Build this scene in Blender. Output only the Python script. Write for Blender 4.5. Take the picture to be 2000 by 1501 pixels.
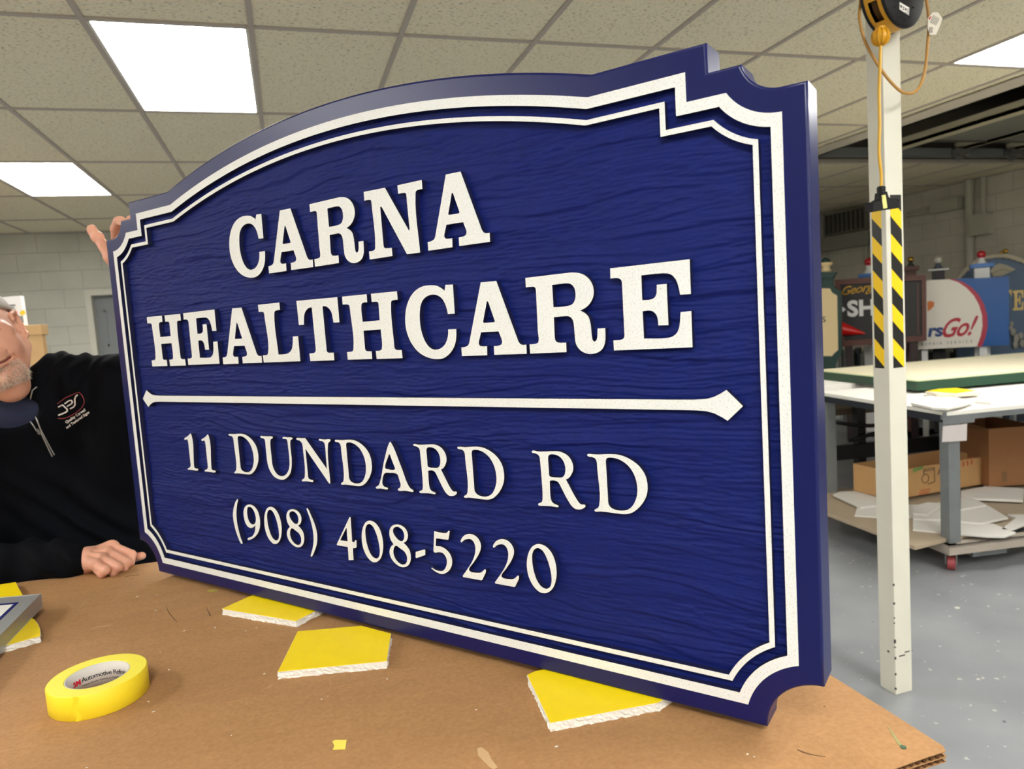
import bpy, bmesh, math, random
import numpy as np
from mathutils import Vector, Matrix, noise as mnoise
from mathutils.geometry import tessellate_polygon
from mathutils.bvhtree import BVHTree

for o in list(bpy.data.objects): bpy.data.objects.remove(o)
scene = bpy.context.scene
COL = scene.collection
random.seed(7)

# ------------------------------------------------------------------ camera
H = 1.45                       # camera height above the floor
FPX = 1390.0                   # focal length in pixels of the 2000 px wide frame
CR = np.array([[0.9510722171, -0.0914678088, 0.2951190909],
               [-0.3013861309, -0.0643344491, 0.9513293219],
               [-0.0680296844, -0.9937276884, -0.0887538361]])
def ray(px, py):
    d = CR @ np.array([px-1000.0, py-750.5, FPX]); return Vector(d)
cd = bpy.data.cameras.new('camera'); cam = bpy.data.objects.new('camera', cd); COL.objects.link(cam)
M = Matrix.Identity(4)
for i in range(3):
    M[i][0] = CR[i, 0]; M[i][1] = -CR[i, 1]; M[i][2] = -CR[i, 2]
M[2][3] = H
cam.matrix_world = M
cd.sensor_fit = 'HORIZONTAL'; cd.sensor_width = 36.0; cd.lens = FPX*36.0/2000.0
cd.clip_start = 0.02; cd.clip_end = 100
cd.dof.use_dof = True; cd.dof.focus_distance = 1.05; cd.dof.aperture_fstop = 7.5
scene.camera = cam

# ------------------------------------------------------------------ view and world
vs = scene.view_settings
vs.view_transform = 'Standard'; vs.look = 'None'; vs.gamma = 1.0; vs.use_curve_mapping = False
vs.exposure = 0.05
scene.world = bpy.data.worlds.new('world'); scene.world.use_nodes = True
scene.world.node_tree.nodes['Background'].inputs[0].default_value = (0.5, 0.5, 0.48, 1)
scene.world.node_tree.nodes['Background'].inputs[1].default_value = 0.05
LIGHT_POWER = 29.0             # emission of the ceiling troffers

# ------------------------------------------------------------------ coordinates (z measured from the floor)
def on_z(px, py, z):
    d = ray(px, py); t = (z-H)/d.z; return Vector((d.x*t, d.y*t, z))
def on_y(px, py, y):
    d = ray(px, py); t = y/d.y; return Vector((d.x*t, y, H+d.z*t))
def on_x(px, py, x):
    d = ray(px, py); t = x/d.x; return Vector((x, d.y*t, H+d.z*t))
def on_plane(px, py, p0, n):
    d = ray(px, py); c = Vector((0, 0, H)); t = (p0-c).dot(n)/d.dot(n); return c+d*t

# ------------------------------------------------------------------ materials
def lin(c):
    return tuple(((v/255.0)/12.92 if v/255.0 <= 0.04045 else ((v/255.0+0.055)/1.055)**2.4) for v in c)+(1.0,)
MATS = {}
def mat(name, rgb, rough=0.6, metal=0.0, spec=0.5, noise=None, bump=None, coat=0.0, sub=0.0, emit=None, trans=0.0):
    """noise=(scale, amount, detail): colour variation; bump=(scale, strength, distance)"""
    if name in MATS: return MATS[name]
    m = bpy.data.materials.new(name); m.use_nodes = True; MATS[name] = m
    nt = m.node_tree; b = nt.nodes['Principled BSDF']
    b.inputs['Base Color'].default_value = lin(rgb)
    b.inputs['Roughness'].default_value = rough; b.inputs['Metallic'].default_value = metal
    b.inputs['Specular IOR Level'].default_value = spec
    b.inputs['Coat Weight'].default_value = coat
    if sub: 
        b.inputs['Subsurface Weight'].default_value = sub
        b.inputs['Subsurface Radius'].default_value = (0.012, 0.004, 0.002); b.inputs['Subsurface Scale'].default_value = 0.6
    if trans: b.inputs['Transmission Weight'].default_value = trans
    if emit:
        b.inputs['Emission Color'].default_value = emit[0]; b.inputs['Emission Strength'].default_value = emit[1]
    tc = nt.nodes.new('ShaderNodeTexCoord')
    if noise:
        n = nt.nodes.new('ShaderNodeTexNoise'); n.inputs['Scale'].default_value = noise[0]; n.inputs['Detail'].default_value = noise[2] if len(noise) > 2 else 4
        nt.links.new(tc.outputs['Object'], n.inputs['Vector'])
        mx = nt.nodes.new('ShaderNodeMix'); mx.data_type = 'RGBA'
        a = [max(0, v*(1-noise[1])) for v in lin(rgb)[:3]]; c = [min(1, v*(1+noise[1])) for v in lin(rgb)[:3]]
        mx.inputs[6].default_value = (*a, 1); mx.inputs[7].default_value = (*c, 1)
        nt.links.new(n.outputs['Fac'], mx.inputs[0]); nt.links.new(mx.outputs[2], b.inputs['Base Color'])
    if bump:
        n = nt.nodes.new('ShaderNodeTexNoise'); n.inputs['Scale'].default_value = bump[0]; n.inputs['Detail'].default_value = 5
        nt.links.new(tc.outputs['Object'], n.inputs['Vector'])
        bp = nt.nodes.new('ShaderNodeBump'); bp.inputs['Strength'].default_value = bump[1]; bp.inputs['Distance'].default_value = bump[2]
        nt.links.new(n.outputs['Fac'], bp.inputs['Height']); nt.links.new(bp.outputs['Normal'], b.inputs['Normal'])
    return m
def N(nt, t, **kw):
    n = nt.nodes.new('ShaderNode'+t)
    for k, v in kw.items(): setattr(n, k, v)
    return n
def ramp(nt, stops, interp='LINEAR'):
    r = nt.nodes.new('ShaderNodeValToRGB'); r.color_ramp.interpolation = interp
    e = r.color_ramp.elements
    while len(e) < len(stops): e.new(0.5)
    for i, (p, c) in enumerate(stops): e[i].position = p; e[i].color = c
    return r
G1 = (1, 1, 1, 1); G0 = (0, 0, 0, 1)

# ------------------------------------------------------------------ mesh helpers
class MB:
    def __init__(s): s.v = []; s.f = []; s.m = []; s.sm = []
    def add(s, vs, fs, mi=0, smooth=False):
        b = len(s.v); s.v += [tuple(v) for v in vs]
        for f in fs: s.f.append([b+i for i in f]); s.m.append(mi); s.sm.append(smooth)
    def box(s, lo, hi, mi=0, T=None):
        x0, y0, z0 = lo; x1, y1, z1 = hi
        vs = [(x0,y0,z0),(x1,y0,z0),(x1,y1,z0),(x0,y1,z0),(x0,y0,z1),(x1,y0,z1),(x1,y1,z1),(x0,y1,z1)]
        if T is not None: vs = [T @ Vector(v) for v in vs]
        s.add(vs, [(0,3,2,1),(4,5,6,7),(0,1,5,4),(1,2,6,5),(2,3,7,6),(3,0,4,7)], mi)
    def prism(s, loops, d, n, mi=0, ms=None, cap0=True):
        """loops: list of lists of 3-D points (outer first), pushed by vector n*d; front faces at the loop"""
        if ms is None: ms = mi
        loops = [[Vector(p) for p in L] for L in loops]
        flat = [p for L in loops for p in L]; off = Vector(n)*d
        tri = tessellate_polygon(loops)
        k = len(flat); vs = flat+[p+off for p in flat]
        nn = Vector(n)
        def ori(t, want):
            a, b, c = (vs[i] for i in t)
            return t if ((b-a).cross(c-a)).dot(want) > 0 else t[::-1]
        s.add(vs, [], 0); b = len(s.v)-2*k
        for t in tri:
            if cap0: s.f.append([b+i for i in ori(tuple(t), -nn)]); s.m.append(mi); s.sm.append(False)
            s.f.append([b+k+i for i in ori(tuple(t), nn)]); s.m.append(ms); s.sm.append(False)
        q = 0
        for L in loops:
            m = len(L)
            for i in range(m):
                j = (i+1) % m
                s.f.append([b+q+i, b+q+j, b+k+q+j, b+k+q+i]); s.m.append(ms); s.sm.append(False)
            q += m
    def cyl(s, a, b, r, n=16, r2=None, mi=0, caps=True, smooth=True):
        a = Vector(a); b = Vector(b); ax = (b-a).normalized(); r2 = r if r2 is None else r2
        u = ax.orthogonal().normalized(); w = ax.cross(u)
        vs = []
        for p, rr in ((a, r), (b, r2)):
            for i in range(n):
                t = 2*math.pi*i/n; vs.append(p+(u*math.cos(t)+w*math.sin(t))*rr)
        fs = [(i, (i+1) % n, n+(i+1) % n, n+i) for i in range(n)]
        s.add(vs, fs, mi, smooth)
        if caps:
            s.add(vs[:n], [tuple(range(n))[::-1]], mi); s.add(vs[n:], [tuple(range(n))], mi)
    def tube(s, pts, r, n=10, mi=0, close=False):
        pts = [Vector(p) for p in pts]; rs = r if isinstance(r, (list, tuple)) else [r]*len(pts)
        up = None; vs = []; m = len(pts)
        for i, p in enumerate(pts):
            if close: d = (pts[(i+1) % m]-pts[i-1]).normalized()
            else: d = (pts[min(i+1, m-1)]-pts[max(i-1, 0)]).normalized()
            if up is None: up = d.orthogonal().normalized()
            up = (up-d*up.dot(d)).normalized(); w = d.cross(up)
            for k in range(n):
                t = 2*math.pi*k/n; vs.append(p+(up*math.cos(t)+w*math.sin(t))*rs[i])
        fs = []
        for i in range(m if close else m-1):
            j = (i+1) % m
            for k in range(n): fs.append((i*n+k, i*n+(k+1) % n, j*n+(k+1) % n, j*n+k))
        s.add(vs, fs, mi, True)
        if not close:
            s.add(vs[:n], [tuple(range(n))[::-1]], mi); s.add(vs[-n:], [tuple(range(n))], mi)
    def lathe(s, prof, c, n=24, mi=0, axis=(0, 0, 1)):
        ax = Vector(axis).normalized(); u = ax.orthogonal().normalized(); w = ax.cross(u); c = Vector(c); vs = []
        for r, h in prof:
            for i in range(n):
                t = 2*math.pi*i/n; vs.append(c+ax*h+(u*math.cos(t)+w*math.sin(t))*r)
        fs = []
        for j in range(len(prof)-1):
            for i in range(n): fs.append((j*n+i, j*n+(i+1) % n, (j+1)*n+(i+1) % n, (j+1)*n+i))
        s.add(vs, fs, mi, True)
    def sphere(s, c, r, n=20, mi=0, sc=(1, 1, 1)):
        c = Vector(c); vs = []; m = n//2
        for j in range(m+1):
            a = math.pi*j/m
            for i in range(n):
                t = 2*math.pi*i/n; vs.append(c+Vector((math.sin(a)*math.cos(t)*sc[0], math.sin(a)*math.sin(t)*sc[1], math.cos(a)*sc[2]))*r)
        s.add(vs, [(j*n+i, (j+1)*n+i, (j+1)*n+(i+1) % n, j*n+(i+1) % n) for j in range(m) for i in range(n)], mi, True)
    def build(s, name, mats, parent=None, bevel=0, fix=True):
        me = bpy.data.meshes.new(name); me.from_pydata(s.v, [], s.f)
        me.polygons.foreach_set('material_index', s.m); me.polygons.foreach_set('use_smooth', s.sm)
        for m in (mats if isinstance(mats, (list, tuple)) else [mats]): me.materials.append(m)
        if fix or bevel:
            bm = bmesh.new(); bm.from_mesh(me)
            if bevel:
                bmesh.ops.remove_doubles(bm, verts=bm.verts, dist=1e-6)
                es = [e for e in bm.edges if len(e.link_faces) == 2 and e.calc_face_angle(0) > 0.6]
                bmesh.ops.bevel(bm, geom=es, offset=bevel, segments=2, affect='EDGES', profile=0.6, clamp_overlap=True)
            bmesh.ops.recalc_face_normals(bm, faces=bm.faces)
            bm.to_mesh(me); bm.free()
        me.update()
        o = bpy.data.objects.new(name, me); COL.objects.link(o)
        if parent: o.parent = parent
        return o
def tag(o, label=None, cat=None, group=None, kind=None):
    if label: o['label'] = label
    if cat: o['category'] = cat
    if group: o['group'] = group
    if kind: o['kind'] = kind
    return o
def root(name, loc, label, cat, group=None, mw=None):
    o = bpy.data.objects.new(name, None); COL.objects.link(o); o.empty_display_size = 0.05
    if mw is not None: o.matrix_world = mw
    else: o.location = loc
    return tag(o, label, cat, group)
def child(o, parent):
    """keep world-space mesh data, express it in the parent's frame"""
    o.parent = parent; o.matrix_parent_inverse = parent.matrix_basis.inverted(); return o
def part(mb, name, mats, parent, **k):
    return child(mb.build(name, mats, **k), parent)
def copy_tree(o, parent=None):
    c = o.copy(); COL.objects.link(c); c.parent = parent
    if parent: c.matrix_parent_inverse = o.matrix_parent_inverse.copy()
    for ch in list(o.children): copy_tree(ch, c)
    return c
def text_mesh(s, size, ext=0.0, bold=0.0, shear=0.0, align='LEFT', space=1.0):
    c = bpy.data.curves.new('text', 'FONT'); c.body = s; c.size = size; c.extrude = ext; c.offset = bold; c.shear = shear
    c.align_x = align; c.resolution_u = 4; c.space_character = space
    o = bpy.data.objects.new('text', c); COL.objects.link(o)
    me = bpy.data.meshes.new_from_object(o.evaluated_get(bpy.context.evaluated_depsgraph_get()))
    bpy.data.objects.remove(o); bpy.data.curves.remove(c)
    return [v.co.copy() for v in me.vertices], [tuple(p.vertices) for p in me.polygons]
def text_on(mb, s, size, origin, ux, uy, n, mi=0, lift=0.0008, thick=0.002, **k):
    vs, fs = text_mesh(s, size, thick/2, **k)
    mb.add([origin+ux*v.x+uy*v.y+n*(v.z+lift) for v in vs], fs, mi)

# ------------------------------------------------------------------ setting
ZC = H+1.28                    # suspended ceiling
KX, KY = 1.28*0.487, 1.28*0.9395
X0, Y0 = -0.018*1.28, 2.518*1.28
TX = [X0+KX*i for i in range(-10, 13)]; TY = [Y0+KY*i for i in range(-6, 6)]
XL, XR, YB, YF = TX[0]-0.3, 7.85, 8.89, -4.2
RX0, RX1, RY0, RY1 = 4.615*1.0+1.28*0.0+0.0, 7.6, -2.2, 5.62       # recess of the overhead door
m_tile = mat('ceiling_tile', (196, 190, 165), 0.95)
nt = m_tile.node_tree; b = nt.nodes['Principled BSDF']; tc = N(nt, 'TexCoord')
mp = N(nt, 'Mapping'); mp.inputs['Scale'].default_value = (60, 110, 60); nt.links.new(tc.outputs['Object'], mp.inputs[0])
n1 = N(nt, 'TexNoise'); n1.inputs['Scale'].default_value = 1.0; n1.inputs['Detail'].default_value = 3; nt.links.new(mp.outputs[0], n1.inputs[0])
r1 = ramp(nt, [(0.30, lin((160, 152, 126))), (0.42, lin((242, 233, 204))), (1.0, lin((248, 240, 214)))]); nt.links.new(n1.outputs['Fac'], r1.inputs[0])
nt.links.new(r1.outputs[0], b.inputs['Base Color'])
bp = N(nt, 'Bump'); bp.inputs['Strength'].default_value = 0.5; bp.inputs['Distance'].default_value = 0.004
nt.links.new(n1.outputs['Fac'], bp.inputs['Height']); nt.links.new(bp.outputs[0], b.inputs['Normal'])
m_tee = mat('ceiling_tee', (186, 176, 164), 0.55)
LIGHTS = [(9, 6), (7, 6)]
def cell(i, j): return TX[i], TX[i+1], TY[j], TY[j+1]
lit = {(9, 6): 0, (7, 8): 0, (16, 5): 0, (13, 3): 0, (9, 2): 0, (5, 4): 0, (12, 0): 0, (5, 1): 0, (16, 2): 0, (3, 6): 0, (2, 3): 0, (9, 0): 0, (16, 0): 0, (2, 1): 0}  # first three are seen, the rest are unseen lamps added to light the room
c = MB()
ys = [YF]+[y for y in TY if YF < y < YB]+[YB]; xs = [XL]+TX+[XR]; xs = sorted(set(xs))
def in_rec(x, y): return RX0 < x < RX1 and RY0 < y < RY1
xs2 = sorted(set([x for x in xs if x <= XR]+[RX0, RX1])); ys2 = sorted(set(ys+[RY0, RY1]))
litc = {(round((cell(*k)[0]+cell(*k)[1])/2, 3), round((cell(*k)[2]+cell(*k)[3])/2, 3)) for k in lit}
for i in range(len(xs2)-1):
    for j in range(len(ys2)-1):
        x, X, y, Y = xs2[i], xs2[i+1], ys2[j], ys2[j+1]
        if (round((x+X)/2, 3), round((y+Y)/2, 3)) in litc or in_rec((x+X)/2, (y+Y)/2): continue
        c.add([(x, y, ZC+0.006), (X, y, ZC+0.006), (X, Y, ZC+0.006), (x, Y, ZC+0.006)], [(0, 3, 2, 1)])
tag(c.build('ceiling', m_tile, fix=False), kind='structure')
g = MB(); tw = 0.012
for x in TX:
    for (a, bb) in ([(YF, RY0), (RY1, YB)] if RX0-.02 < x < RX1 else [(YF, YB)]): g.box((x-tw, a, ZC-0.001), (x+tw, bb, ZC+0.03))
for y in TY:
    if y < YF or y > YB: continue
    for (a, bb) in ([(XL, RX0), (RX1, XR)] if RY0 < y < RY1 else [(XL, XR)]): g.box((a, y-tw, ZC-0.0015), (bb, y+tw, ZC+0.03))
g.box((XL, YB-0.025, ZC-0.002), (XR, YB, ZC+0.005)); g.box((XR-0.025, YF, ZC-0.002), (XR, YB, ZC+0.005))
tag(g.build('trim_1', m_tee), kind='structure')

# troffers
m_diff = mat('troffer_diffuser', (255, 255, 252), 0.5, emit=((1.0, 0.985, 0.95, 1), LIGHT_POWER))
m_white = mat('white_enamel', (225, 222, 212), 0.4)
lab = {(9, 6): 'bright ceiling panel light above the left part of the blue sign',
       (7, 8): 'bright ceiling panel light cut by the left edge of the picture',
       (16, 5): 'bright ceiling panel light at the right edge, right of the white column top'}
for n_, k in enumerate(lit):
    x, X, y, Y = cell(*k); cx, cy = (x+X)/2, (y+Y)/2
    r = root('ceiling_light', (cx, cy, ZC), lab.get(k, 'added ceiling panel light out of view, %s' % ('straight over the work table', 'over the near left of the room', 'over the left wall side', 'furthest back on the right', 'furthest back on the left', 'near the side wall', 'over the far left corner', 'over the left wall, middle', 'behind the photographer on the left', 'far right corner behind', 'far left corner behind')[n_-3] if n_ > 2 else ''), 'ceiling light', 'recessed panel lights in the ceiling grid')
    f = MB(); t = 0.012
    for lo, hi in (((x+tw, y+tw, ZC), (X-tw, y+tw+t, ZC+0.02)), ((x+tw, Y-tw-t, ZC), (X-tw, Y-tw, ZC+0.02)), ((x+tw, y+tw, ZC), (x+tw+t, Y-tw, ZC+0.02)), ((X-tw-t, y+tw, ZC), (X-tw, Y-tw, ZC+0.02))): f.box(lo, hi)
    part(f, 'light_frame', m_white, r)
    d = MB(); d.box((x+tw+t, y+tw+t, ZC+0.008), (X-tw-t, Y-tw-t, ZC+0.014)); part(d, 'diffuser', m_diff, r)
    hs = MB(); hs.box((x, y, ZC+0.03), (X, Y, ZC+0.09)); part(hs, 'housing', m_white, r)

# block walls
def block_mat(name, rgb, axes, off=(0, 0)):
    m = mat(name, rgb, 0.75); nt = m.node_tree; b = nt.nodes['Principled BSDF']
    tc = N(nt, 'TexCoord'); sp = N(nt, 'SeparateXYZ'); cb = N(nt, 'CombineXYZ'); nt.links.new(tc.outputs['Object'], sp.inputs[0])
    ad = []
    for i, a in enumerate(axes):
        k = N(nt, 'Math', operation='ADD'); k.inputs[1].default_value = off[i]; nt.links.new(sp.outputs[a], k.inputs[0]); nt.links.new(k.outputs[0], cb.inputs[i])
    br = N(nt, 'TexBrick'); br.offset = 0.5; nt.links.new(cb.outputs[0], br.inputs['Vector'])
    br.inputs['Scale'].default_value = 1; br.inputs['Brick Width'].default_value = 0.4; br.inputs['Row Height'].default_value = 0.2
    br.inputs['Mortar Size'].default_value = 0.0045; br.inputs['Mortar Smooth'].default_value = 0.6
    L = lin(rgb)
    br.inputs['Color1'].default_value = L; br.inputs['Color2'].default_value = tuple(v*0.95 for v in L[:3])+(1,); br.inputs['Mortar'].default_value = tuple(v*0.72 for v in L[:3])+(1,)
    ns = N(nt, 'TexNoise'); ns.inputs['Scale'].default_value = 3; ns.inputs['Detail'].default_value = 6; nt.links.new(tc.outputs['Object'], ns.inputs[0])
    mx = N(nt, 'Mix', data_type='RGBA', blend_type='MULTIPLY'); mx.inputs[0].default_value = 0.35
    nt.links.new(br.outputs['Color'], mx.inputs[6]); nt.links.new(ns.outputs['Fac'], mx.inputs[7]); nt.links.new(mx.outputs[2], b.inputs['Base Color'])
    bp = N(nt, 'Bump'); bp.inputs['Strength'].default_value = 0.6; bp.inputs['Distance'].default_value = 0.004; bp.invert = True
    nt.links.new(br.outputs['Fac'], bp.inputs['Height']); nt.links.new(bp.outputs[0], b.inputs['Normal'])
    return m
m_wb = block_mat('painted_block_back', (214, 213, 200), ('X', 'Z'), (0.06, 0.08))
m_wr = block_mat('painted_block_side', (228, 222, 205), ('Y', 'Z'), (0.0, 0.08))
DX0 = -2.06; DX1 = -1.12; DZ = H+0.65
w = MB(); w.box((XL, YB, 0), (DX0, YB+0.2, ZC+.1)); w.box((DX1, YB, 0), (XR, YB+0.2, ZC+.1)); w.box((DX0, YB, DZ), (DX1, YB+0.2, ZC+.1))
tag(w.build('wall_back', m_wb), kind='structure')
w = MB(); w.box((XR, YF, 0), (XR+0.2, YB, ZC+0.9)); tag(w.build('wall_right', m_wr), kind='structure')
w = MB(); w.box((XL-0.2, YF, 0), (XL, YB, ZC+.1)); tag(w.build('wall_left', m_wr), kind='structure')
w = MB(); w.box((XL, YF-0.2, 0), (XR, YF, ZC+.1)); tag(w.build('wall_front', m_wb), kind='structure')

# floor
m_fl = mat('painted_concrete', (150, 152, 155), 0.33); nt = m_fl.node_tree; b = nt.nodes['Principled BSDF']; tc = N(nt, 'TexCoord')
n1 = N(nt, 'TexNoise'); n1.inputs['Scale'].default_value = 2.2; n1.inputs['Detail'].default_value = 8; nt.links.new(tc.outputs['Object'], n1.inputs[0])
r1 = ramp(nt, [(0.3, lin((122, 125, 129))), (0.7, lin((145, 147, 149)))]); nt.links.new(n1.outputs['Fac'], r1.inputs[0])
prev = r1.outputs[0]
for sc, thr, colr, seed in ((9.0, 0.055, (205, 203, 192), 0), (26.0, 0.10, (180, 179, 172), 5), (14.0, 0.05, (80, 84, 88), 11)):
    mp = N(nt, 'Mapping'); mp.inputs['Location'].default_value = (seed, seed*2, 0); nt.links.new(tc.outputs['Object'], mp.inputs[0])
    nn = N(nt, 'TexNoise'); nn.inputs['Scale'].default_value = sc*3; nt.links.new(mp.outputs[0], nn.inputs[0])
    mxv = N(nt, 'Mix', data_type='VECTOR'); mxv.inputs[0].default_value = 0.02; nt.links.new(mp.outputs[0], mxv.inputs[4]); nt.links.new(nn.outputs['Color'], mxv.inputs[5])
    vo = N(nt, 'TexVoronoi'); vo.inputs['Scale'].default_value = sc; nt.links.new(mxv.outputs[1], vo.inputs['Vector'])
    # keep only some of the cells, each with its own size
    sp = N(nt, 'SeparateColor'); nt.links.new(vo.outputs['Color'], sp.inputs[0])
    gt = N(nt, 'MapRange'); gt.inputs['From Min'].default_value = 0.55; gt.inputs['From Max'].default_value = 1.0; gt.inputs['To Max'].default_value = thr*2.2
    nt.links.new(sp.outputs[0], gt.inputs[0])
    lt = N(nt, 'Math', operation='LESS_THAN'); nt.links.new(vo.outputs['Distance'], lt.inputs[0]); nt.links.new(gt.outputs[0], lt.inputs[1])
    mx = N(nt, 'Mix', data_type='RGBA'); mx.inputs[7].default_value = lin(colr); nt.links.new(lt.outputs[0], mx.inputs[0]); nt.links.new(prev, mx.inputs[6]); prev = mx.outputs[2]
nt.links.new(prev, b.inputs['Base Color'])
f = MB(); f.box((XL-0.2, YF-.2, -0.1), (XR+0.2, YB+0.2, 0)); tag(f.build('floor', m_fl), kind='structure')

# door in the back wall
m_frame = mat('door_frame_paint', (206, 204, 190), 0.5); m_door = mat('door_grey', (128, 132, 134), 0.45)
r = root('door_1', (DX0, YB, 0), 'grey panelled door in a cream steel frame behind the man', 'door'); tag(r, kind='structure')
d = MB()
d.box((DX0, YB-0.012, 0), (DX0+0.06, YB+0.12, DZ)); d.box((DX1-0.06, YB-0.012, 0), (DX1, YB+0.12, DZ)); d.box((DX0+0.06, YB-0.012, DZ-0.06), (DX1-0.06, YB+0.12, DZ)); part(d, 'door_frame', m_frame, r)
d = MB(); d.box((DX0+0.06, YB+0.12, 0.01), (DX1-0.06, YB+0.16, DZ-0.06)); part(d, 'door_leaf', m_door, r)
for (a, b2) in ((0.14, 0.42), (0.5, 0.78)):
    for (z0, z1) in ((DZ-0.62, DZ-0.22), (DZ-1.4, DZ-0.72), (0.2, DZ-1.5)):
        for lo, hi in (((DX0+a, z0), (DX0+b2, z0+.02)), ((DX0+a, z1-.02), (DX0+b2, z1)), ((DX0+a, z0), (DX0+a+.02, z1)), ((DX0+b2-.02, z0), (DX0+b2, z1))):
            q = MB(); q.box((lo[0], YB+0.112, lo[1]), (hi[0], YB+0.12, hi[1])); part(q, 'panel_moulding', m_door, r)
for z in (0.3, 1.05, 1.85):
    q = MB(); q.cyl((DX0+0.063, YB+0.115, z-.05), (DX0+0.063, YB+0.115, z+.05), 0.008, 10); part(q, 'hinge', mat('steel', (150, 150, 150), 0.35, 0.9), r)
q = MB(); q.sphere((DX1-0.12, YB+0.07, 1.0), 0.027); q.cyl((DX1-0.12, YB+0.07, 1.0), (DX1-0.12, YB+0.12, 1.0), 0.01); part(q, 'door_knob', MATS['steel'], r)

# ------------------------------------------------------------------ work table
TZ = H-0.5                      # top of the cardboard
TX0, TX1, TY0, TY1 = -1.79, 0.651, 0.568, 1.797
m_steel = MATS['steel']; m_galv = mat('galvanised_steel', (140, 142, 140), 0.45, 0.7, noise=(9, 0.2))
r = root('work_table', (-0.57, 1.18, 0), 'long work table under brown cardboard carrying the blue sign', 'table')
q = MB(); q.box((TX0+0.02, TY0+0.03, TZ-0.045), (TX1-0.03, TY1-0.005, TZ-0.0125)); part(q, 'tabletop', mat('table_wood', (120, 96, 66), 0.6), r)
for x in (TX0+0.08, TX1-0.075):
    for y in (TY0+0.055, TY1-0.06):
        q = MB(); q.box((x-0.025, y-0.025, 0), (x+0.025, y+0.025, TZ-0.045)); part(q, 'leg', m_galv, r)
q = MB(); q.box((TX0+0.08, TY1-0.08, 0.28), (TX1-0.08, TY1-0.04, 0.32)); part(q, 'stretcher', m_galv, r)

m_kraft = mat('kraft_cardboard', (172, 128, 82), 0.8); nt = m_kraft.node_tree; b = nt.nodes['Principled BSDF']; tc = N(nt, 'TexCoord')
n1 = N(nt, 'TexNoise'); n1.inputs['Scale'].default_value = 190; n1.inputs['Detail'].default_value = 4; nt.links.new(tc.outputs['Object'], n1.inputs[0])
mp = N(nt, 'Mapping'); mp.inputs['Scale'].default_value = (3, 9, 3); mp.inputs['Rotation'].default_value = (0, 0, 0.2); nt.links.new(tc.outputs['Object'], mp.inputs[0])
n2 = N(nt, 'TexNoise'); n2.inputs['Scale'].default_value = 1.6; n2.inputs['Detail'].default_value = 8; n2.inputs['Roughness'].default_value = 0.65; nt.links.new(mp.outputs[0], n2.inputs[0])
KR = (173, 129, 84)
r1 = ramp(nt, [(0.25, lin((164, 120, 76))), (0.5, lin(KR)), (0.78, lin((182, 138, 92)))]); nt.links.new(n1.outputs['Fac'], r1.inputs[0])
r2 = ramp(nt, [(0.3, (0.88, 0.87, 0.86, 1)), (0.6, (1, 1, 1, 1)), (0.8, (1.0, 1.0, 1.0, 1))]); nt.links.new(n2.outputs['Fac'], r2.inputs[0])
mx = N(nt, 'Mix', data_type='RGBA', blend_type='MULTIPLY'); mx.inputs[0].default_value = 1; nt.links.new(r1.outputs[0], mx.inputs[6]); nt.links.new(r2.outputs[0], mx.inputs[7])
# pale scratches and small dark specks
prev = mx.outputs[2]
for (sx, sy, rot, thr, colr) in ((1.5, 60, 0.5, 0.74, (214, 180, 138)), (50, 2.0, 0.35, 0.755, (210, 176, 134))):
    mp = N(nt, 'Mapping'); mp.inputs['Scale'].default_value = (sx, sy, 1); mp.inputs['Rotation'].default_value = (0, 0, rot); nt.links.new(tc.outputs['Object'], mp.inputs[0])
    nn = N(nt, 'TexNoise'); nn.inputs['Scale'].default_value = 3.0; nn.inputs['Detail'].default_value = 2; nt.links.new(mp.outputs[0], nn.inputs[0])
    rr = ramp(nt, [(thr-0.02, G0), (thr+0.03, (0.5, 0.5, 0.5, 1))]); nt.links.new(nn.outputs['Fac'], rr.inputs[0])
    mx = N(nt, 'Mix', data_type='RGBA'); mx.inputs[7].default_value = lin(colr); nt.links.new(rr.outputs[0], mx.inputs[0]); nt.links.new(prev, mx.inputs[6]); prev = mx.outputs[2]
vo = N(nt, 'TexVoronoi'); vo.inputs['Scale'].default_value = 22; nt.links.new(tc.outputs['Object'], vo.inputs['Vector'])
sp = N(nt, 'SeparateColor'); nt.links.new(vo.outputs['Color'], sp.inputs[0])
gt = N(nt, 'MapRange'); gt.inputs['From Min'].default_value = 0.6; gt.inputs['From Max'].default_value = 1.0; gt.inputs['To Max'].default_value = 0.03; nt.links.new(sp.outputs[0], gt.inputs[0])
lt = N(nt, 'Math', operation='LESS_THAN'); nt.links.new(vo.outputs['Distance'], lt.inputs[0]); nt.links.new(gt.outputs[0], lt.inputs[1])
mx = N(nt, 'Mix', data_type='RGBA'); mx.inputs[7].default_value = lin((105, 74, 44)); nt.links.new(lt.outputs[0], mx.inputs[0]); nt.links.new(prev, mx.inputs[6])
nt.links.new(mx.outputs[2], b.inputs['Base Color'])
bp = N(nt, 'Bump'); bp.inputs['Strength'].default_value = 0.15; bp.inputs['Distance'].default_value = 0.001; nt.links.new(n1.outputs['Fac'], bp.inputs['Height']); nt.links.new(bp.outputs[0], b.inputs['Normal'])

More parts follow.
